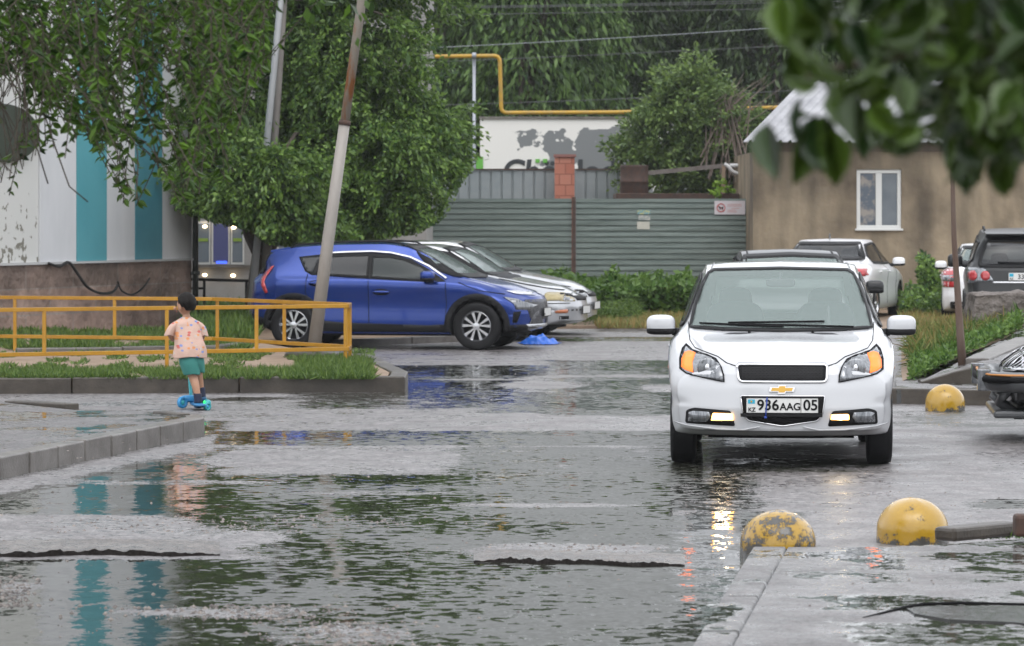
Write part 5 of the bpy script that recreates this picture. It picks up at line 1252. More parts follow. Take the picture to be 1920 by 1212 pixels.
# brick pillar
Yk = 73.2
def brickmat():
    m, N, L, b = newmat('red_block'); tc = N.new('ShaderNodeTexCoord'); br = N.new('ShaderNodeTexBrick'); mp = N.new('ShaderNodeMapping'); mp.inputs['Rotation'].default_value = (R(90), 0, 0)
    L.new(tc.outputs['Object'], mp.inputs[0]); L.new(mp.outputs[0], br.inputs['Vector']); br.inputs['Scale'].default_value = 1; br.inputs['Brick Width'].default_value = .26; br.inputs['Row Height'].default_value = .23; br.inputs['Mortar Size'].default_value = .012
    br.inputs['Color1'].default_value = (.38,.12,.075, 1); br.inputs['Color2'].default_value = (.46,.19,.13, 1); br.inputs['Mortar'].default_value = (.26,.09,.06, 1)
    L.new(br.outputs['Color'], b.inputs['Base Color']); b.inputs['Roughness'].default_value = .7; return m
pk = thing('brick_pillar', 'red block pillar rising between the two fence sheets', 'pillar', (X(1060, Yk), Yk, 0))
mb = MB(); mb.box(X(1040, Yk), X(1077, Yk), Yk-.2, Yk+.2, 0, Z(295, Yk)); mb.build('shaft', brickmat(), pk, bevel=.01)
mb = MB(); mb.box(X(1038, Yk), X(1080, Yk), Yk-.24, Yk+.24, Z(295, Yk)+.001, Z(290, Yk)); mb.build('cap', mat('pillar_cap', (.28,.12,.10), .6), pk)
# notices and the dog sign on the fence
def sheet(name, label, px0, px1, py0, py1, Y, m, cat):
    mb = MB(); mb.box(X(px0, Y), X(px1, Y), Y-.012, Y, Z(py1, Y), Z(py0, Y)); o = mb.build(name, m); return tag(o, label, cat)
M['paper'] = mat('paper', (.52,.52,.46), .7, col2=(.62,.60,.52), scale=14)
sheet('paper_notice', 'torn notice with a yellow and blue header stuck to the fence', 1195, 1219, 394, 402, Yf-.003, mat('notice_top', (.50,.50,.22), .7, col2=(.15,.35,.45), scale=26, thr=(.48,.52)), 'notice')
sheet('paper_notice', 'faded grey middle scrap of notice below the coloured header', 1197, 1219, 404, 413, Yf-.003, mat('notice_mid', (.30,.34,.33), .7, col2=(.52,.52,.48), scale=18, thr=(.48,.54)), 'notice')
sheet('paper_notice', 'whitish lowest notice paper on the fence', 1194.5, 1218, 416, 430, Yf-.003, M['paper'], 'notice')
Yn = Yf-.02
sg = thing('warning_sign', 'white sign with a red crossed circle over a dog on the green fence', 'sign', (X(1368, Yn), Yn, Z(402, Yn)))
mb = MB(); mb.box(X(1339.5, Yn), X(1397, Yn), Yn-.012, Yn, Z(402.5, Yn), Z(377, Yn)); mb.build('board', mat('sign_board', (.66,.62,.66), .5), sg)
M['sign_red'] = mat('sign_red', (.55,.07,.06), .5)
ctr = P(1352, 390, Yn-.018); rr = .088
mb = MB(); n = 32; V = []
for k in range(n):
    th = 2*math.pi*k/n; V += [(ctr.x+rr*math.cos(th), ctr.y, ctr.z+rr*math.sin(th)), (ctr.x+rr*.80*math.cos(th), ctr.y, ctr.z+rr*.80*math.sin(th))]
mb.add(V, [(2*k, 2*k+1, (2*k+3) % (2*n), (2*k+2) % (2*n)) for k in range(n)]); mb.beam(ctr+Vector((-rr*.62, -.003, rr*.62)), ctr+Vector((rr*.62, -.003, -rr*.62)), .016, .004); mb.build('prohibition_ring', M['sign_red'], sg)
dg = [(-.055,.022),(-.045,.03),(-.03,.028),(-.02,.012),(.03,.012),(.05,.03),(.055,.026),(.04,.0),(.042,-.035),(.03,-.035),(.022,-.008),(-.012,-.008),(-.02,-.038),(-.032,-.038),(-.03,.0),(-.045,.012)]
mb = MB(); mb.prism_y([(ctr.x+p[0], ctr.z+p[1]) for p in dg], ctr.y+.001, ctr.y+.003); mb.build('dog_symbol', M['ink'], sg)
mb = MB()
for zz, x0, x1 in ((383.5, 1364, 1390), (386.5, 1364, 1391), (391, 1372, 1386), (394.5, 1364, 1380), (397.5, 1364, 1382)):
    mb.beam(P(x0, zz, Yn-.014), P(x1, zz, Yn-.014), .002, .014)
mb.build('faded_lettering', mat('sign_pink', (.62,.36,.36), .6), sg)
# advertising wall
Ya = 80.0
def peel():
    m, N, L, b = newmat('peeling_white_paint'); tc = N.new('ShaderNodeTexCoord')
    n = N.new('ShaderNodeTexNoise'); n.inputs['Scale'].default_value = 1.7; n.inputs['Detail'].default_value = 8; n.inputs['Roughness'].default_value = .5; L.new(tc.outputs['Object'], n.inputs['Vector'])
    sp = N.new('ShaderNodeSeparateXYZ'); L.new(tc.outputs['Object'], sp.inputs[0])
    def g(o_, a_, b_, c_, d_):
        r_ = N.new('ShaderNodeMapRange'); r_.inputs[1].default_value = a_; r_.inputs[2].default_value = b_; r_.inputs[3].default_value = c_; r_.inputs[4].default_value = d_; L.new(o_, r_.inputs[0]); return r_.outputs[0]
    s1_ = N.new('ShaderNodeMath'); L.new(n.outputs['Fac'], s1_.inputs[0]); L.new(g(sp.outputs['X'], -1.5, .2, -.13, .055), s1_.inputs[1])
    s2_ = N.new('ShaderNodeMath'); L.new(s1_.outputs[0], s2_.inputs[0]); L.new(g(sp.outputs['Z'], 3.85, 4.1, .02, -.3), s2_.inputs[1])
    cr = N.new('ShaderNodeValToRGB'); e = cr.color_ramp.elements; e[0].position = .485; e[0].color = (.68,.67,.64, 1); e[1].position = .50; e[1].color = (.16,.17,.175, 1)
    L.new(s2_.outputs[0], cr.inputs[0]); L.new(cr.outputs[0], b.inputs['Base Color']); b.inputs['Roughness'].default_value = .6; return m
aw = thing('painted_wall', 'white wall with peeling paint and the tops of large dark letters', 'wall', (X(1060, Ya), Ya, 0))
mb = MB(); mb.box(X(900, Ya), X(1330, Ya), Ya, Ya+.4, 0, Z(223, Ya)); mb.build('wall', peel(), aw)
mb = MB(); mb.box(X(898, Ya), X(1332, Ya), Ya-.05, Ya+.45, Z(223, Ya), Z(223, Ya)+.05); mb.build('coping', M['kerb'], aw)
M['letter'] = mat('letter_dark', (.03,.035,.04), .5)
def wtext(txt, px, zbase, size, m, shear=.0, bold=.0):
    Mx = Matrix.Translation((X(px, Ya)-aw.location.x, -.012, zbase)) @ Matrix.Rotation(R(90), 4, 'X')
    return text_mesh(txt, size, m, 'lettering', aw, Mx, .004, shear, bold)
zb2 = Z(340, Ya)
wtext('Chöe', 941, zb2, .72, M['letter'], .12, .02); wtext('lod', 1082, zb2, .72, M['letter'], .0, .02)
mb = MB()
for px in (1004, 1018): mb.box(X(px, Ya), X(px+8, Ya), Ya-.03, Ya, Z(305.5, Ya), Z(298.5, Ya))
for px0, px1 in ((850, 866), (893, 906)): mb.box(X(px0, Ya+.1), X(px1, Ya+.1), Ya-.02, Ya, Z(318, Ya), Z(294, Ya))
mb.build('green_marks', mat('green_mark', (.13,.42,.06), .5), aw)
# white gable far left of pipe, glimpsed between trees
mb = MB(); Yw = 95; mb.box(X(722, Yw), X(765, Yw), Yw, Yw+5, 0, Z(188, Yw)); 
tag(mb.build('white_house', mat('white_house', (.7,.7,.7), .6), None, bevel=.05), 'white house wall glimpsed as a small bright patch between the trees', 'building')
# gas pipe
Yg_ = 77.0
gp = thing('gas_pipe', 'yellow gas pipe stepping down over the fence line', 'pipe', (X(889, Yg_), Yg_, 0))
def corner(pts, r_=.25, k=5):
    out = [Vector(pts[0])]
    for i in range(1, len(pts)-1):
        p = Vector(pts[i]); a_ = (Vector(pts[i-1])-p).normalized()*r_; b_ = (Vector(pts[i+1])-p).normalized()*r_
        for j in range(k+1): t_ = j/k; out.append((p+a_)*(1-t_)**2+p*2*t_*(1-t_)+(p+b_)*t_*t_)
    out.append(Vector(pts[-1])); return out
mb = MB(); mb.tube(corner([P(300, 112, Yg_), P(885, 105.5, Yg_), P(937, 105, Yg_), P(940, 212, Yg_), P(1160, 211, Yg_), P(1520, 200, Yg_)], .14), .047, 10)
mb.build('pipe_run', mat('gas_yellow', (.50,.29,.02), .4, col2=(.34,.22,.06), scale=6, thr=(.45,.7)), gp, True)
mb = MB(); mb.tube([P(889, 104, Yg_+.06), (X(889, Yg_), Yg_+.06, 0)], .038, 10); mb.tube([P(885, 104.5, Yg_), P(893, 104.5, Yg_)], .07, 10); mb.build('support_post', mat('post_zinc', (.36,.38,.42), .4, .4), gp, True)
# junk behind the fence: barrel, beams, bent gutter
Yj = 70.5
mb = MB(); mb.lathe([(0, 0), (.29, 0), (.30, .03), (.29, .3), (.305, .32), (.29, .34), (.29, .62), (.30, .65), (.27, .66), (0, .64)], (X(1189, Yj), Yj, Z(372, Yj)+.02), 'z', 24)
tag(mb.build('rusty_barrel', M['rust'], None, True), 'dark rusty barrel standing behind the fence', 'barrel')
mb = MB(); mb.box(X(1155, 69.5), X(1385, 69.5), 69.3, 71.5, Z(371, 69.5)-.15, Z(363, 69.5)); tag(mb.build('lean_to_roof', M['rust'], None, bevel=.01), 'flat rusty roof edge just above the green fence', 'roof')
mb = MB(); mb.beam(P(1203, 326, 71), P(1410, 306, 71), .12, .09); tag(mb.build('wooden_beam', mat('old_wood', (.13,.11,.10), .8, col2=(.2,.18,.16), scale=8)), 'weathered wooden beam slanting up to the stucco house', 'beam')
mb = MB(); mb.beam(P(1357, 310, 70.8), P(1355, 365, 70.8), .07, .07, (1, 0, 0)); tag(mb.build('wooden_post', mat('old_wood2', (.28,.20,.14), .8)), 'short wooden post holding the slanting beam', 'post')
gutter = [P(1358, 308, 70.4), P(1366, 313, 70.4), P(1374, 322, 70.4), P(1388, 327, 70.4)]
mb = MB(); mb.tube([Vector(p) for p in catmull([tuple(p) for p in gutter], 4)], .04, 8); mb.tube([P(1368, 311, 70.5), P(1412, 310, 70.5)], .04, 8)
tag(mb.build('bent_gutter', mat('white_tin', (.6,.6,.6), .4), None, True), 'bent white gutter pipe beside the house corner', 'gutter')
(V_, F_), _ = clump_crown((X(1355, 69), 69, Z(358, 69)), (.17, .15, .16), 10, 16, .10, .2, .08)
tag(mesh_from('small_plant', V_, F_, leafmat('lime_leaf', (.16,.30,.03), (.28,.42,.06))), 'small bright lime plant growing above the fence', 'plant')
# ================================================================= STUCCO HOUSE
Yh = 66.0
hs_ = thing('stucco_house', 'brown stucco house with corrugated tin roof and white framed window', 'house', (X(1412, Yh), Yh, 0))
def stucco():
    m, N, L, b = newmat('brown_stucco'); tc = N.new('ShaderNodeTexCoord')
    def nz(s, d=6, st=(1, 1, 1)):
        mp = N.new('ShaderNodeMapping'); mp.inputs['Scale'].default_value = st; L.new(tc.outputs['Object'], mp.inputs[0])
        n = N.new('ShaderNodeTexNoise'); n.inputs['Scale'].default_value = s; n.inputs['Detail'].default_value = d; L.new(mp.outputs[0], n.inputs['Vector']); return n.outputs['Fac']
    c1 = N.new('ShaderNodeValToRGB'); e = c1.color_ramp.elements; e[0].position = .30; e[0].color = (.085,.062,.040, 1); e[1].position = .56; e[1].color = (.30,.238,.160, 1); L.new(nz(.8, 7, (1, 1, .8)), c1.inputs[0])
    c2 = N.new('ShaderNodeValToRGB'); e = c2.color_ramp.elements; e[0].position = .35; e[0].color = (.6,.6,.6, 1); e[1].position = .6; e[1].color = (1, 1, 1, 1); L.new(nz(2.3, 8, (1, 1, .25)), c2.inputs[0])
    mx = N.new('ShaderNodeMix'); mx.data_type = 'RGBA'; mx.blend_type = 'MULTIPLY'; mx.inputs[0].default_value = 1; L.new(c1.outputs[0], mx.inputs[6]); L.new(c2.outputs[0], mx.inputs[7]); L.new(mx.outputs[2], b.inputs['Base Color'])
    bp = N.new('ShaderNodeBump'); bp.inputs['Distance'].default_value = .03; bp.inputs['Strength'].default_value = .6; L.new(nz(6, 8), bp.inputs['Height']); L.new(bp.outputs[0], b.inputs['Normal']); b.inputs['Roughness'].default_value = .75
    return m
zE = Z(285, Yh); mb = MB(); xh0, xh1 = X(1412, Yh), X(2150, Yh)
# wall with a real window opening
wx0, wx1, wz0, wz1 = X(1606, Yh), X(1690, Yh), Z(430, Yh), Z(318, Yh)
mb.box(xh0, wx0, Yh, Yh+.35, 0, zE); mb.box(wx1, xh1, Yh, Yh+.35, 0, zE); mb.box(wx0, wx1, Yh, Yh+.35, 0, wz0); mb.box(wx0, wx1, Yh, Yh+.35, wz1, zE)
mb.box(xh0, xh0+.35, Yh+.352, Yh+6, 0, zE); mb.box(xh0+.36, xh1, Yh+3, Yh+3.2, 0, zE); mb.build('wall', stucco(), hs_)
mb = MB(); mb.box(xh0-.02, xh1, Yh-.03, Yh+.05, zE+.001, Z(268, Yh)); mb.build('fascia', mat('fascia_board', (.16,.12,.085), .8, col2=(.1,.08,.06), scale=6), hs_)
fr_ = thing('x', 'x', 'x'); bpy.data.objects.remove(fr_)
mb = MB(); t_ = .075
mb.box(wx0, wx1, Yh+.03, Yh+.10, wz0, wz0+t_); mb.box(wx0, wx1, Yh+.03, Yh+.10, wz1-t_, wz1); mb.box(wx0, wx0+t_, Yh+.03, Yh+.10, wz0+t_, wz1-t_); mb.box(wx1-t_, wx1, Yh+.03, Yh+.10, wz0+t_, wz1-t_)
xm = (wx0+wx1)/2; mb.box(xm-.06, xm+.06, Yh+.03, Yh+.10, wz0+t_, wz1-t_); mb.box(wx0-.03, wx1+.03, Yh-.06, Yh+.03, wz0-.03, wz0+.01)
wf = mb.build('window', M['frame_white'], hs_, bevel=.008)
mb = MB(); mb.box(wx0+t_, xm-.06, Yh+.06, Yh+.07, wz0+t_, wz1-t_); mb.build('pane', mat('pane_blueish', (.08,.10,.13), .08, col2=(.28,.25,.22), scale=5, thr=(.45,.6)), wf)
mb = MB(); mb.box(xm+.06, wx1-t_, Yh+.06, Yh+.07, wz0+t_, wz1-t_); mb.build('pane', mat('pane_grey', (.10,.12,.14), .08, col2=(.15,.17,.19), scale=2), wf)
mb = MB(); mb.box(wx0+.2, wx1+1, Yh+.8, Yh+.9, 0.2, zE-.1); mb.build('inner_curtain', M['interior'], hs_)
# roof: ribbed sheet whose ribs run up to the right
V = []; Fc = []; x = X(1393, Yh-.4); up = Vector((1.27, 1.7, 1.22)); pts_ = []
zr = Z(266, Yh-.4)
while x < xh1: pts_ += [(x, 0), (x+.10, 0), (x+.125, .035), (x+.165, .035), (x+.19, 0)]; x += .19
for x, d in pts_: V += [(x, Yh-.4, zr+d), (x+up.x, Yh-.4+up.y, zr+d+up.z)]
for i in range(len(pts_)-1): Fc.append((2*i, 2*i+2, 2*i+3, 2*i+1))
rf = mesh_from('roof', V, Fc, mat('zinc_roof', (.50,.50,.52), .35, .3, col2=(.34,.34,.36), scale=3), hs_, local=False)
s = rf.modifiers.new('s', 'SOLIDIFY'); s.thickness = .02; s.offset = -1
mb = MB(); mb.add([(X(1535, Yh), Yh+1.3, zr+1.18), (xh1, Yh+1.3, zr+1.18), (xh1, Yh+6, zr-.05), (X(1540, Yh), Yh+6, zr-.05)], [(0, 1, 2, 3)]); mb.build('rear_roof', M['rust'], hs_)
# ================================================================= ROUGH BLOCK, BLUE BAG
sbk = MB(); Yr = 42.0
V = []; Fc = []; n1, n2 = 18, 9
sbk.box(X(1826, Yr), X(2060, Yr), Yr, Yr+.9, .1, Z(552, Yr)); o = sbk.build('stone_block', mat('rough_concrete', (.11,.09,.075), .7, col2=(.19,.165,.15), scale=5, bump=1, bscale=9, bdist=.08))
tag(o, 'big rough concrete block with a pitted face at the top of the bank', 'block')
sub = o.modifiers.new('sub', 'SUBSURF'); sub.subdivision_type = 'SIMPLE'; sub.levels = 5; sub.render_levels = 5
bv = o.modifiers.new('bv', 'BEVEL'); bv.width = .0
tx = bpy.data.textures.new('clouds', 'CLOUDS'); tx.noise_scale = .28; dm = o.modifiers.new('d', 'DISPLACE'); dm.texture = tx; dm.strength = .14; dm.mid_level = .5; dm.texture_coords = 'LOCAL'
for p_ in o.data.polygons: p_.use_smooth = True
V = []; Fc = []; nb = 26; cb = G(1012, 646)
for i in range(nb):
    for j in range(nb):
        u, v = i/(nb-1)*2-1, j/(nb-1)*2-1; r2 = u*u+v*v
        h_ = .11*max(0, 1-r2)**.7*(1+.6*mnoise.noise(Vector((u*3, v*3, 0))))+.02*mnoise.noise(Vector((u*9, v*9, 2)))+.012
        V.append((cb.x+u*.27*(1+.2*v), cb.y+v*.3, max(h_, .004)))
for i in range(nb-1):
    for j in range(nb-1): a_ = i*nb+j; Fc.append((a_, a_+nb, a_+nb+1, a_+1))
tag(mesh_from('plastic_bag', V, Fc, mat('blue_plastic', (.01,.13,.62), .3), None, True), 'crumpled bright blue bag lying under the silver car', 'bag')
# ================================================================= POWER LINES
for i, (pa, pb2, s_) in enumerate((((1100, 10), (1960, -6), 4), ((1100, 22), (1960, 4), 5), ((1150, 70), (1700, 35), 4), ((1150, 100), (1960, 60), 6), ((1000, 190), (1500, 170), 5), ((640, 12), (1200, 8), 3))):
    Yl = 83; A1, B1 = P(pa[0], pa[1], Yl), P(pb2[0], pb2[1], Yl); L_ = B1-A1; A1 = A1-L_*2; B1 = B1+L_*1.5
    pts = [A1.lerp(B1, t)+Vector((0, 0, .35*(2*t-1)**2-.03)) for t in [k/24 for k in range(25)]]
    mb = MB(); mb.tube(pts, .009, 5)
    tag(mb.build('power_cable', mat('cable_grey', (.06,.065,.07), .5) if i != 2 else mat('cable_bright', (.25,.27,.30), .4)), ['highest overhead wire crossing the dark trees', 'second overhead wire, just below the highest', 'brightest overhead wire left of the blurred leaves', 'overhead wire sagging under the brightest one', 'lowest overhead wire, just above the leafy shrub', 'overhead wire at the top centre above the yellow pipe'][i], 'cable', 'overhead wires')
# ================================================================= TREES
bark = M['bark']
# far row
bgspec = [(420, 92, 5.2, 13, 'leaf_bg2'), (640, 96, 5.0, 14, 'leaf_bg'), (830, 90, 4.2, 13, 'leaf_bg2'), (985, 88, 3.6, 12, 'leaf_bg'), (1110, 93, 4.0, 13, 'leaf_bg2'), (1290, 97, 4.6, 13, 'leaf_bg2'), (1450, 94, 4.4, 12, 'leaf_bg2'), (1620, 98, 4.6, 11, 'leaf_bg'), (1800, 96, 5, 13, 'leaf_bg2'), (2000, 92, 5, 13, 'leaf_bg')]
labs = ['tall dark tree behind the clad building corner', 'tall tree behind the leaning rusty pole', 'dark tree behind the left end of the yellow pipe', 'drooping pale green tree above the pipe step', 'drooping dark tree above the white painted wall', 'dark tree behind the leafy shrub', 'dark tree behind the wires, left of the tin roof', 'thin grey green tree rising over the tin roof', 'tall tree behind the stucco house', 'tall tree behind the right end of the stucco house']
for i, (px, Y, r_, h_, lm) in enumerate(bgspec):
    tree('background_tree', labs[i], (X(px, Y), Y, 0), h_, (X(px, Y), Y, h_*.52), (r_*.62, r_*.6, h_*.50), 520, 46, .26, M[lm], bark, .3, 'tree', 'trees in the far row', droop=1.1, cl=.75, aspect=.30, shell=.25, nl=18, zmin=1.0)
for i, (px, Y) in enumerate(((500, 108), (760, 110), (1000, 108), (1220, 110), (1400, 112), (1720, 112), (1900, 110))):
    tree('background_tree', ['hindmost tree seen through gaps above the shop', 'hindmost tree in the gap right of the rusty pole', 'hindmost tree above the yellow pipe corner', 'hindmost tree over the peeling wall', 'hindmost dark tree above the shrub top', 'hindmost tree above the roof ridge', 'hindmost tree at the upper right corner'][i],
         (X(px, Y), Y, 0), 12, (X(px, Y), Y, 6.2), (3.4, 2.6, 6.2), 380, 40, .34, M['leaf_bg2'], bark, .3, 'tree', 'hindmost trees', droop=.8, cl=.9, aspect=.4, shell=.1, nl=8, zmin=.5)
# middle tree behind the blue car
def multi_tree(name, label, base, blobs, trunk, lm, leaf, per, aspect=.5, droop=.45, cl=.4, group=None, r0=.2, nl=26, shell=.45, lumpy=.25, keep=None):
    t = thing(name, label, 'tree', base, 0, group); Vs = []; Fs = []; k = 0; Cs = []
    for c_, rad, ncl in blobs:
        (V, Fc), C = clump_crown(c_, rad, ncl, per, leaf, droop, cl, shell, None, aspect, lumpy)
        if keep:
            V4 = V.reshape(-1, 4, 3); V4 = V4[keep(V4[:, 2])]; V = V4.reshape(-1, 3); Fc = np.arange(len(V)).reshape(-1, 4)
        Vs.append(V); Fs.append(Fc+k); k += len(V); Cs.append(C)
    mesh_from('crown', np.vstack(Vs), np.vstack(Fs), lm, t, False, False)
    Cs = np.vstack(Cs); mb = MB()
    for tr in trunk: mb.tube([Vector(p) for p, r_ in tr], [r_ for p, r_ in tr], 10)
    tips = [tr[-1][0] for tr in trunk]
    for i in rng.choice(len(Cs), nl, replace=False):
        e = Vector(Cs[i]); s = min(tips, key=lambda q_: (Vector(q_)-e).length); s = Vector(s); mid = s.lerp(e, .5)+Vector((0, 0, .3)); mb.tube([s, mid, e], [r0*.30, r0*.18, r0*.05], 6)
    mb.build('trunk', bark, t, True); return t
Ym = 56.0
def bp_(px, py, dy=0): return tuple(P(px, py, Ym+dy))
blobs = [(bp_(480, 150), (1.55, 1.3, 1.9), 300), (bp_(620, 60), (1.7, 1.4, 1.7), 320), (bp_(560, 330), (1.7, 1.3, .85), 300), (bp_(740, 300, -.5), (1.05, 1.1, 1.15), 260), (bp_(690, 400, -.3), (.95, .9, .42), 130),
         (bp_(400, 330), (.75, 1., .75), 110), (bp_(400, 345), (.75, 1., .4), 70), (bp_(700, -150), (2.2, 1.5, 1.6), 320), (bp_(480, -150), (2.0, 1.5, 1.8), 320), (bp_(800, 250), (.6, .8, .55), 90), (bp_(650, 200), (1.4, 1.2, 1.2), 260), (bp_(480, 415), (.7, .8, .3), 50), (bp_(478, 335, -2.9), (1.0, .45, .70), 190), (bp_(420, 300, -2.6), (.6, .5, .6), 80), (bp_(560, 410, -2.4), (.8, .5, .3), 80)]
b0_ = (X(482, Ym), Ym, .1)
trk = [[(b0_, .23), (bp_(486, 520), .17), (bp_(490, 475), .15)], [(bp_(490, 475), .15), (bp_(470, 440), .12), (bp_(455, 390), .10), (bp_(450, 250), .08)], [(bp_(490, 475), .15), (bp_(520, 440), .12), (bp_(560, 400), .10), (bp_(600, 250), .08)], [(bp_(560, 400), .1), (bp_(640, 380), .07), (bp_(720, 330), .05)], [(bp_(600, 250), .09), (bp_(620, 60), .06)]]
multi_tree('elm_tree', 'broad dark green tree spreading over the roof of the blue car', b0_, blobs, trk, M['leaf_mid'], .098, 84, .42, droop=.45, cl=.27, shell=.35, lumpy=.4, keep=lambda q_: (HY-(q_[:, 2]-H)*F/q_[:, 1] < np.interp(960+F*q_[:, 0]/q_[:, 1], [280, 330, 360, 400, 440, 475, 500, 560, 640, 700, 790, 830, 860, 900], [330, 400, 405, 418, 425, 440, 462, 468, 455, 458, 438, 415, 360, 300])) & ((q_[:, 1] > 54.9) | (HY-(q_[:, 2]-H)*F/q_[:, 1] > 235) | (960+F*q_[:, 0]/q_[:, 1] > 545)))
# shrub behind the fence
Yz = 72.5
def bz(px, py, dy=0): return tuple(P(px, py, Yz+dy))
multi_tree('leafy_shrub', 'rounded pale green shrub growing behind the fence left of the tin roof', (X(1300, Yz), Yz, 0), [(bz(1290, 220), (1.15, .9, 1.0), 210), (bz(1230, 270), (.85, .8, .8), 120), (bz(1380, 260), (.8, .8, .75), 110), (bz(1290, 320), (1.4, .8, .55), 150), (bz(1300, 150), (.55, .5, .4), 40)],
           [[((X(1300, Yz), Yz, 0), .12), (bz(1300, 330), .09), (bz(1310, 250), .05)]], M['leaf_shrub'], .105, 60, .5, .15, .26, r0=.12)
mb = MB()
for i in range(26):
    a_ = P(random.uniform(1310, 1400), random.uniform(290, 360), 71.5); b_ = P(random.uniform(1360, 1470), random.uniform(135, 200), 72.3); m_ = a_.lerp(b_, .55)+Vector((-.25, 0, .35)); mb.tube([a_, m_, b_], [.02, .012, .005], 5)
tag(mb.build('bare_bush', mat('dry_twigs', (.13,.10,.08), .8)), 'tangle of bare brown twigs between the shrub and the tin roof', 'bush')
# nearer drooping elm at the top left: trunk out of frame, long hanging twigs
Yh_ = 15.0
env = [(-60, 340), (0, 360), (25, 370), (60, 300), (90, 345), (120, 300), (150, 250), (200, 285), (235, 395), (260, 385), (300, 330), (330, 395), (370, 405), (405, 300), (440, 385), (470, 260), (500, 250), (530, 215), (560, 60)]
ex = [e_[0] for e_ in env]; ey = [e_[1] for e_ in env]
ht = thing('hanging_elm', 'near tree whose long leafy twigs hang into the upper left corner', 'tree', (X(-420, Yh_), Yh_, .15))
twig = MB(); Pl = []; Dl = []
for i in range(700):
    px0 = random.uniform(-90, 498); Y = Yh_+random.uniform(-1.6, 1.8)
    yb = np.interp(px0, ex, ey); tip = yb*random.uniform(.25, 1.0)**.8-10
    if random.random() < .10: tip = yb
    if px0 > 380: tip *= random.uniform(.5, 1)
    if mnoise.noise(Vector((px0*.014, tip*.016, 3.3))) < -.06: continue
    ln = random.uniform(.3, .75); sl_ = random.gauss(-25, 35)
    p1 = P(px0, tip, Y); p0 = p1+Vector((-sl_/427*.6+random.gauss(-.14, .24), random.gauss(0, .15), ln))
    m_ = p0.lerp(p1, .55)+Vector((random.gauss(0, .05), 0, .08))
    pts = catmull([tuple(p0), tuple(m_), tuple(p1)], 7); twig.tube([Vector(p) for p in pts], [.0028]*len(pts), 4, cap=False)
    n = int(ln*44)
    if px0 < 70 and 165 < tip < 345 and random.random() < .9: continue
    for k in range(n):
        t_ = k/n; j = t_*(len(pts)-1); a_ = int(j); b_ = min(a_+1, len(pts)-1); q_ = pts[a_]+(pts[b_]-pts[a_])*(j-a_); d_ = unit((pts[b_]-pts[max(a_-1, 0)])[None])[0]
        sd_ = np.array([1 if k % 2 else -1, random.gauss(0, .8), 0])*.9; Pl.append(q_); Dl.append(d_*.7+sd_+np.array([0, 0, random.gauss(-.15, .25)]))
# a few bare trailing twigs
for pts in ([(45, 150), (52, 250), (70, 280), (90, 345)], [(52, 250), (48, 290), (20, 310)], [(85, 220), (105, 280), (130, 350), (165, 379)], [(240, 60), (275, 210), (300, 330)], [(35, 30), (55, 60), (70, 60)]):
    twig.tube([P(a_, b_, 14.6) for a_, b_ in pts], .004, 4)
Pl = np.array(Pl); Dl = np.array(Dl); n = len(Pl); L = .048*(.5+.8*rng.random(n))
V, Fc = leaf_arrays(Pl, Dl, L, L*.50, fold=.12, pts=6); mesh_from('crown', V, Fc, M['leaf_hang'], ht, False, False)
# upper crown above the frame
(V, Fc), C = clump_crown((X(-100, Yh_), Yh_, 4.6), (2.4, 2.4, 1.5), 260, 60, .065, .8, .35, .2); mesh_from('upper_crown', V, Fc, M['leaf_hang'], ht, False, False)
b0_ = Vector((X(-420, Yh_), Yh_, .15)); 
twig.tube([b0_, b0_+Vector((.05, 0, 1.6)), b0_+Vector((.2, 0, 3.0)), b0_+Vector((.7, 0, 4.4)), b0_+Vector((1.3, 0, 5.6))], [.22, .18, .15, .1, .06], 12)
for i in range(16):
    e = Vector(C[rng.integers(len(C))]); s = b0_+Vector((.25, 0, random.uniform(3.0, 4.2))); twig.tube([s, s.lerp(e, .5)+Vector((0, 0, .3)), e], [.07, .04, .012], 6)
twig.build('trunk', bark, ht, True)
# very near tree at the upper right, out of focus
Yn_ = 5.0
nt_ = thing('near_tree', 'close out of focus tree with big dark leaves in the upper right corner', 'tree', (X(2900, Yn_), Yn_, 0))
Pl = []; Dl = []; Ll = []; tw = MB()
env2 = [(1420, -60), (1460, 60), (1500, 175), (1530, 250), (1560, 270), (1600, 200), (1640, 250), (1700, 240), (1750, 230), (1790, 300), (1830, 330), (1870, 300), (1920, 270), (2000, 260), (2150, 250)]
ex2 = [e_[0] for e_ in env2]; ey2 = [e_[1] for e_ in env2]
cnt = 0
while cnt < 1000:
    px = random.uniform(1450, 2150); py = random.uniform(-260, 340); yb = np.interp(px, ex2, ey2)
    if py > yb: continue
    if px < 1700 and py > 0 and mnoise.noise(Vector((px*.013, py*.013, 5))) < -.02 and random.random() < .8: continue
    if px < 1660 and random.random() < .38: continue
    Y = Yn_+random.uniform(-.45, .6); Pl.append(tuple(P(px, py, Y))); Dl.append((random.gauss(-.15, .6), random.gauss(-.1, .6), random.gauss(-.75, .5))); Ll.append(random.uniform(.042, .078)); cnt += 1
for (px, py) in ((1505, 180), (1530, 215), (1560, 240), (1480, -20), (1490, 20), (1520, -10), (1545, 215), (1515, 240), (1575, 150), (1440, 230)):
    Pl.append(tuple(P(px, py, 4.9))); Dl.append((random.gauss(-.1, .2), 0, -1)); Ll.append(.085)
Pl = np.array(Pl); Dl = np.array(Dl); Ll = np.array(Ll)
V, Fc = leaf_arrays(Pl, Dl, Ll, Ll*.68, fold=.16, pts=6); mesh_from('crown', V, Fc, M['leaf_near'], nt_, True, False)
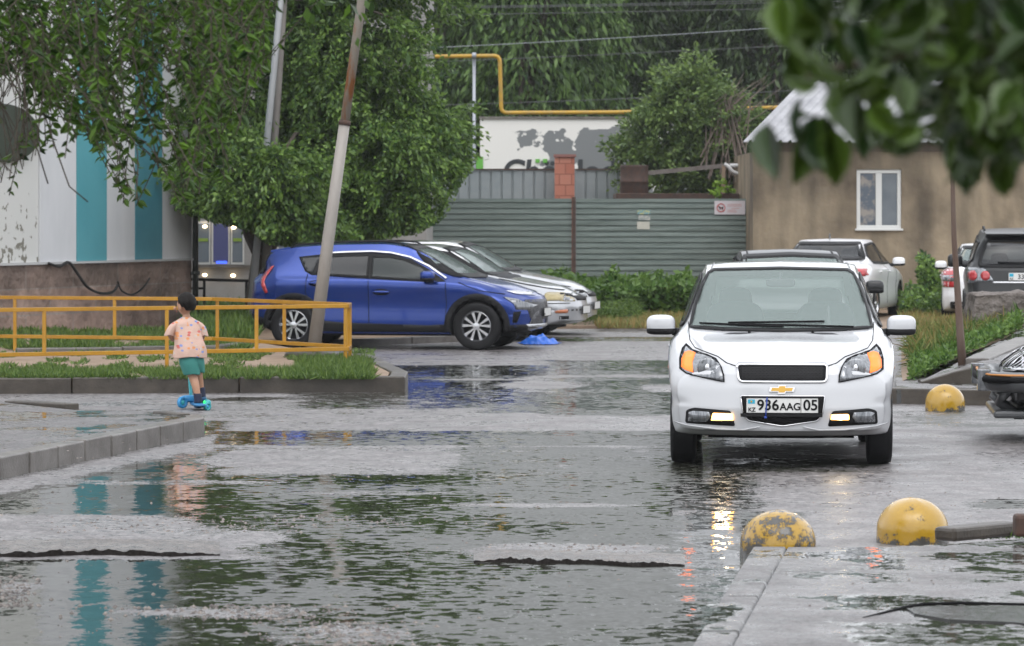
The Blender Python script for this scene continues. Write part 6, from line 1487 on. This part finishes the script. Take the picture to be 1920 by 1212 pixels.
for sp_ in ([(2150, -60), (1900, 60), (1700, 100), (1560, 130), (1500, 150)], [(2150, 120), (1950, 180), (1850, 230), (1800, 300)], [(2100, -120), (1800, -60), (1600, -40), (1500, -30)], [(1900, 60), (1800, 160), (1720, 200)]):
    tw.tube([P(a_, b_, Yn_+.1) for a_, b_ in sp_], [.012-.002*i for i in range(len(sp_))], 6)
b0_ = Vector((X(2900, Yn_), Yn_, 0)); tw.tube([b0_, b0_+Vector((0, 0, 1.5)), b0_+Vector((-.1, 0, 3.2))], [.16, .13, .09], 12); tw.tube([b0_+Vector((0, 0, 1.4)), P(2500, 0, Yn_+.1), P(2150, -60, Yn_+.1)], [.06, .03, .014], 8); tw.tube([b0_+Vector((0, 0, 1.4)), P(2500, 100, Yn_+.1), P(2150, 120, Yn_+.1)], [.05, .025, .014], 8); tw.tube([b0_+Vector((0, 0, 1.6)), P(2500, -100, Yn_+.1), P(2100, -120, Yn_+.1)], [.05, .025, .014], 8)
tw.build('trunk', bark, nt_, True)
# ================================================================= CHILD AND SCOOTER
Yc = 32.9; S_ = F/Yc
cx0 = 366
def c3(px, py, y=0): return Vector(((px-cx0)/S_, y, (770-py)/S_))
ch = thing('child', 'small child in a printed pink shirt and green shorts riding a scooter, seen from behind', 'person', (X(cx0, Yc), Yc, 0), R(13))
ch.name = 'person'; WM[ch.name] = Matrix.Translation(ch.location) @ Matrix.Rotation(R(13), 4, 'Z')
M['skin'] = mat('skin', (.50,.27,.17), .5)
sk = bmesh.new(); lay = sk.verts.layers.skin.verify()
nodes = {}; 
def nd(k, p, r_, par=None):
    v = sk.verts.new(p); nodes[k] = v; v[lay].radius = r_ if isinstance(r_, tuple) else (r_, r_)
    if par: sk.edges.new((nodes[par], v))
    return v
foot = .075
nd('pelvis', c3(359, 672), (.085, .065)); nodes['pelvis'][lay].use_root = True
nd('waist', c3(357, 652, .01), (.088, .062), 'pelvis'); nd('chest', c3(353, 622, .03), (.095, .066), 'waist'); nd('uchest', c3(351, 606, .04), (.085, .055), 'chest')
nd('neck', c3(351, 596, .045), .036, 'uchest'); nd('neck2', c3(350, 590, .05), .034, 'neck')
nd('head1', c3(348, 585, .06), (.066, .070), 'neck2'); nd('head2', c3(348, 575, .05), (.090, .097), 'head1'); nd('head3', c3(350, 564, .045), (.082, .09), 'head2')
nd('sL', c3(332, 611, .04), .034, 'uchest'); nd('eL', c3(321, 632, .06), .030, 'sL'); nd('wL', c3(330, 640, .22), .022, 'eL'); nd('hL', c3(333, 640, .26), .020, 'wL')
nd('sR', c3(370, 611, .04), .034, 'uchest'); nd('eR', c3(381, 634, .05), .030, 'sR'); nd('wR', c3(383, 640, .21), .022, 'eR'); nd('hR', c3(383, 640, .25), .020, 'wR')
nd('hipL', c3(354, 682, -.01), .062, 'pelvis'); nd('kneeL', c3(362, 708, .02), .046, 'hipL'); nd('calfL', c3(366, 722, -.01), .043, 'kneeL'); nd('ankL', c3(371, 748, -.02), .028, 'calfL'); nd('heelL', c3(372, 757, -.03), .028, 'ankL'); nd('toeL', c3(371, 757, .09), .024, 'heelL')
nd('hipR', c3(369, 682, .02), .060, 'pelvis'); nd('kneeR', c3(374, 706, .08), .044, 'hipR'); nd('calfR', c3(377, 718, .10), .040, 'kneeR'); nd('ankR', c3(381, 738, .12), .027, 'calfR'); nd('heelR', c3(382, 748, .11), .027, 'ankR'); nd('toeR', c3(383, 749, .22), .023, 'heelR')
me = bpy.data.meshes.new('body'); sk.to_mesh(me); sk.free(); me.materials.append(M['skin'])
o = link(bpy.data.objects.new('body', me)); m1 = o.modifiers.new('sk', 'SKIN'); m1.use_smooth_shade = True; m2 = o.modifiers.new('ss', 'SUBSURF'); m2.levels = 2; m2.render_levels = 2
bpy.context.view_layer.update(); bake(o); o.parent = ch
for p_ in o.data.polygons: p_.use_smooth = True
# face details and fingers joined on the body mesh
fb = MB()
hd = c3(348, 577, .055)
fb.ell((hd.x-.052, hd.y-.072, hd.z-.006), (.016, .014, .026), .9, 10, 8)      # left ear
fb.ell((hd.x+.060, hd.y+.072, hd.z-.012), (.012, .016, .024), .9, 10, 8)
fb.ell((hd.x-.088, hd.y+.045, hd.z-.016), (.018, .014, .015), .9, 10, 8)      # nose
for wk in ('L', 'R'):
    hp = c3(333 if wk == 'L' else 383, 640, .27)
    for i in range(4): fb.tube([hp+Vector((-.024+.016*i, .0, .008)), hp+Vector((-.024+.016*i, .022, .016)), hp+Vector((-.024+.016*i, .034, .0)), hp+Vector((-.024+.016*i, .026, -.014))], [.0075, .007, .0065, .006], 6)
    s_ = 1 if wk == 'L' else -1; fb.tube([hp+Vector((s_*.022, -.01, 0)), hp+Vector((s_*.03, .012, -.012)), hp+Vector((s_*.02, .024, -.018))], [.008, .0075, .006], 6)
fo = fb.build('f', M['skin'], ch, True, local=True)
bm = bmesh.new(); bm.from_mesh(o.data); bm.from_mesh(fo.data); bm.to_mesh(o.data); bm.free(); bpy.data.objects.remove(fo)
for p_ in o.data.polygons: p_.use_smooth = True
fb = MB()
for sx in (-1, 1): fb.ell((hd.x-.066+sx*.016, hd.y+.052+sx*.026, hd.z+.006), (.008, .008, .005), .9, 8, 6)
fb.build('eyes', M['ink'], ch, True, local=True)
fb = MB(); fb.ell((hd.x-.074, hd.y+.042, hd.z-.046), (.008, .014, .005), .9, 8, 6); fb.build('mouth', mat('lips', (.42,.14,.12), .5), ch, True, local=True)
# hair cap
V = []; Fc = []; nu, nv = 28, 14; hc = c3(350.5, 570, .03)
for i in range(nv+1):
    for k in range(nu):
        th = 2*math.pi*k/nu; back = .78*math.cos(th)-.62*math.sin(th)             # back of head faces the viewer (-y)
        low = R(-42) if back > .35 else (R(-2) if back > -.55 else R(24))
        if -.05 < back <= .35: low = R(-20)
        ph = low+(math.pi/2-low)*i/nv; r1 = 1+.05*mnoise.noise(Vector((math.cos(th)*3, math.sin(th)*3, ph*4)))+.03*mnoise.noise(Vector((math.cos(th)*9, math.sin(th)*9, ph*7)))
        V.append((hc.x+.097*math.cos(ph)*math.cos(th)*r1, hc.y+.102*math.cos(ph)*math.sin(th)*r1, hc.z+.106*math.sin(ph)*r1))
for i in range(nv):
    for k in range(nu): Fc.append((i*nu+k, i*nu+(k+1) % nu, (i+1)*nu+(k+1) % nu, (i+1)*nu+k))
hr_ = mesh_from('hair', V, Fc, mat('dark_hair', (.008,.006,.005), .6, bump=.6, bscale=120, stretch=(1,1,.1), ior=1.25), ch, True); sfd = hr_.modifiers.new('s', 'SOLIDIFY'); sfd.thickness = .012
# ring-lofted clothes
def loft(rings, name, m, parent, n=24, fold=.0):
    """rings: (center Vector, rx, ry, tiltx)"""
    V = []; Fc = []
    for j, (c_, rx, ry) in enumerate(rings):
        for k in range(n):
            th = 2*math.pi*k/n; w_ = 1+fold*mnoise.noise(Vector((math.cos(th)*2.2, math.sin(th)*2.2, j*.45)))
            V.append((c_.x+rx*w_*math.cos(th), c_.y+ry*w_*math.sin(th), c_.z+.010*fold*8*math.sin(th*3+j)*(j == 0)))
    for j in range(len(rings)-1):
        for k in range(n): Fc.append((j*n+k, j*n+(k+1) % n, (j+1)*n+(k+1) % n, (j+1)*n+k))
    o_ = mesh_from(name, V, Fc, m, parent, True); s_ = o_.modifiers.new('ss', 'SUBSURF'); s_.levels = 1; s_.render_levels = 2
    s_ = o_.modifiers.new('s', 'SOLIDIFY'); s_.thickness = .006; s_.offset = 1; return o_
def shirtmat():
    m, N, L, b = newmat('printed_shirt'); tc = N.new('ShaderNodeTexCoord'); v = N.new('ShaderNodeTexVoronoi'); v.inputs['Scale'].default_value = 20
    mp = N.new('ShaderNodeMapping'); mp.inputs['Scale'].default_value = (1, .02, 1.35); L.new(tc.outputs['Object'], mp.inputs[0]); L.new(mp.outputs[0], v.inputs['Vector'])
    sp = N.new('ShaderNodeSeparateColor'); L.new(v.outputs['Color'], sp.inputs[0])
    cr = N.new('ShaderNodeValToRGB'); cr.color_ramp.interpolation = 'CONSTANT'; e = cr.color_ramp.elements
    e[0].position = 0; e[0].color = (.20,.26,.50, 1); e[1].position = .28; e[1].color = (.62,.26,.10, 1)
    x_ = e.new(.5); x_.color = (.50,.12,.10, 1); x_ = e.new(.7); x_.color = (.50,.42,.36, 1)
    L.new(sp.outputs[0], cr.inputs[0])
    ms = N.new('ShaderNodeMath'); ms.operation = 'LESS_THAN'; ms.inputs[1].default_value = .33; L.new(v.outputs['Distance'], ms.inputs[0])
    mx = N.new('ShaderNodeMix'); mx.data_type = 'RGBA'; mx.inputs[6].default_value = (.55,.37,.30, 1); L.new(ms.outputs[0], mx.inputs[0]); L.new(cr.outputs[0], mx.inputs[7])
    L.new(mx.outputs[2], b.inputs['Base Color']); b.inputs['Roughness'].default_value = .8
    n = N.new('ShaderNodeTexNoise'); n.inputs['Scale'].default_value = 9; L.new(tc.outputs['Object'], n.inputs['Vector']); bp = N.new('ShaderNodeBump'); bp.inputs['Distance'].default_value = .03; bp.inputs['Strength'].default_value = .5; L.new(n.outputs['Fac'], bp.inputs['Height']); L.new(bp.outputs[0], b.inputs['Normal'])
    return m
shm = shirtmat()
sh_ = loft([(c3(356, 671.5, -.0), .160, .115), (c3(356, 664, .0), .158, .115), (c3(357, 652, .0), .148, .108), (c3(355, 638, .015), .132, .100), (c3(353, 624, .03), .128, .095), (c3(352, 612, .038), .125, .085), (c3(351, 604, .042), .105, .072), (c3(351, 599.5, .045), .062, .055), (c3(351, 597, .046), .048, .046)], 'shirt', shm, ch, 28, .10)
loft([(c3(318.5, 631, .06), .046, .05), (c3(321, 624, .055), .044, .05), (c3(326, 614, .045), .045, .05), (c3(333, 607, .042), .042, .05), (c3(341, 602.5, .042), .03, .05)], 'sleeve', shm, sh_, 18, .08)
loft([(c3(383, 632, .055), .044, .05), (c3(381, 624, .055), .043, .05), (c3(377, 614, .045), .045, .05), (c3(370, 607, .042), .042, .05), (c3(362, 602.5, .042), .03, .05)], 'sleeve', shm, sh_, 18, .08)
gm = mat('green_shorts', (.055,.27,.235), .8, bump=.3, bscale=15, bdist=.02)
so_ = loft([(c3(360, 703.5, .015), .076, .080), (c3(358, 695, .01), .084, .088), (c3(355, 683, .0), .092, .096), (c3(355, 672, .0), .098, .095), (c3(357, 660, .0), .095, .085)], 'shorts', gm, ch, 20, .07)
loft([(c3(372.5, 700, .07), .064, .074), (c3(371, 692, .05), .068, .08), (c3(368, 682, .02), .078, .09), (c3(365, 670, .01), .085, .09)], 'shorts_leg', gm, so_, 20, .07)
sm_ = mat('navy_sock', (.012,.018,.05), .7)
for kx, ky, kz_, nm in ((371, 748, -.02, 'L'), (381, 738, .12, 'R')):
    loft([(c3(kx+.5, ky+9, kz_), .034, .038), (c3(kx, ky, kz_), .035, .036), (c3(kx-1.5, ky-9, kz_), .034, .034)], 'sock', sm_, ch, 16)
    mb = MB(); mb.ell(tuple(c3(kx+1, ky+12, kz_+.05)), (.042, .095, .038), .7, 18, 10); mb.build('shoe', mat('blue_shoe', (.02,.10,.22), .5), ch, True, local=True)
# scooter
sct = thing('kick_scooter', 'three wheeled blue and turquoise scooter under the child', 'scooter', (X(cx0, Yc), Yc, 0), R(13))
bm1 = mat('scooter_blue', (.04,.30,.62), .35); tq = mat('scooter_teal', (.03,.36,.40), .35)
mb = MB(); mb.ell(tuple(c3(372, 760, .05)), (.060, .24, .016), .5, 20, 8); mb.build('deck', mat('deck_blue', (.02,.17,.38), .4), sct, True, local=True)
mb = MB(); a_ = c3(365, 758, .22); mb.tube([a_, c3(365, 745, .27), c3(358, 640, .29)], [.020, .018, .016], 10); mb.build('stem', tq, sct, True, local=True)
mb = MB(); mb.tube([c3(334, 640, .29), c3(383, 640, .29)], .014, 10); mb.build('handlebar', M['black_plastic'], sct, True, local=True)
mb = MB(); mb.ell(tuple(c3(362, 751, .20)), (.095, .05, .035), .6, 18, 10); mb.build('front_fork', bm1, sct, True, local=True)
def swheel(px, py, y, r_, m):
    c_ = c3(px, py, y); mb = MB(); w_ = .018; V = []
    pr = [(0, -w_*.6), (r_*.55, -w_*.6), (r_*.6, -w_), (r_*.92, -w_), (r_, 0), (r_*.92, w_), (r_*.6, w_), (r_*.55, w_*.6), (0, w_*.6)]
    n = 24
    for rr_, h_ in pr:
        for k in range(n): th = 2*math.pi*k/n; V.append((c_.x+h_*.6+.8*rr_*math.cos(th), c_.y-h_*.8+.6*rr_*math.cos(th), c_.z+rr_*math.sin(th)))
    Fc = [(i*n+k, i*n+(k+1) % n, (i+1)*n+(k+1) % n, (i+1)*n+k) for i in range(len(pr)-1) for k in range(n)]
    mb.add(V, Fc); o_ = mb.build('wheel', m, sct, True, local=True)
    mb = MB(); mb.ell((c_.x-.004, c_.y-.014, c_.z), (r_*.42, .014, r_*.42), 1, 12, 8); mb.build('hub', bm1 if m == tq else tq, o_, True, local=True)
swheel(345, 757, .12, .060, bm1); swheel(384, 757, .17, .058, tq); swheel(386, 763, -.10, .040, tq)
mb = MB(); mb.ell(tuple(c3(389, 757, .02)), (.034, .07, .03), .6, 14, 8); mb.build('rear_mudguard', tq, sct, True, local=True)
mb = MB(); mb.ell(tuple(c3(382, 755, -.05)), (.011, .011, .011), 1, 8, 6); mb.build('green_wheel_light', mat('green_glow', (.02,1,.08), .4, emit=2), sct, True, local=True)
mb = MB(); mb.ell(tuple(c3(388, 768, -.06)), (.012, .011, .008), 1, 8, 6); mb.build('red_wheel_light', mat('red_glow', (1,.03,.08), .4, emit=1.2), sct, True, local=True)

# ================================================================= RAIN HAZE
mb = MB(); mb.box(-45, 45, -4, 122, -1.2, 17); hz = mb.build('haze', None)
hm = bpy.data.materials.new('haze'); hm.use_nodes = True; hN = hm.node_tree.nodes; hN.remove(hN['Principled BSDF'])
pv = hN.new('ShaderNodeVolumePrincipled'); pv.inputs['Color'].default_value = (.86,.88,.90,1); pv.inputs['Density'].default_value = .0004; pv.inputs['Anisotropy'].default_value = .3
hm.node_tree.links.new(pv.outputs[0], hN['Material Output'].inputs['Volume']); hz.data.materials.append(hm)
tag(hz, 'thin pale rain haze hanging over the whole yard', 'haze', kind='stuff')
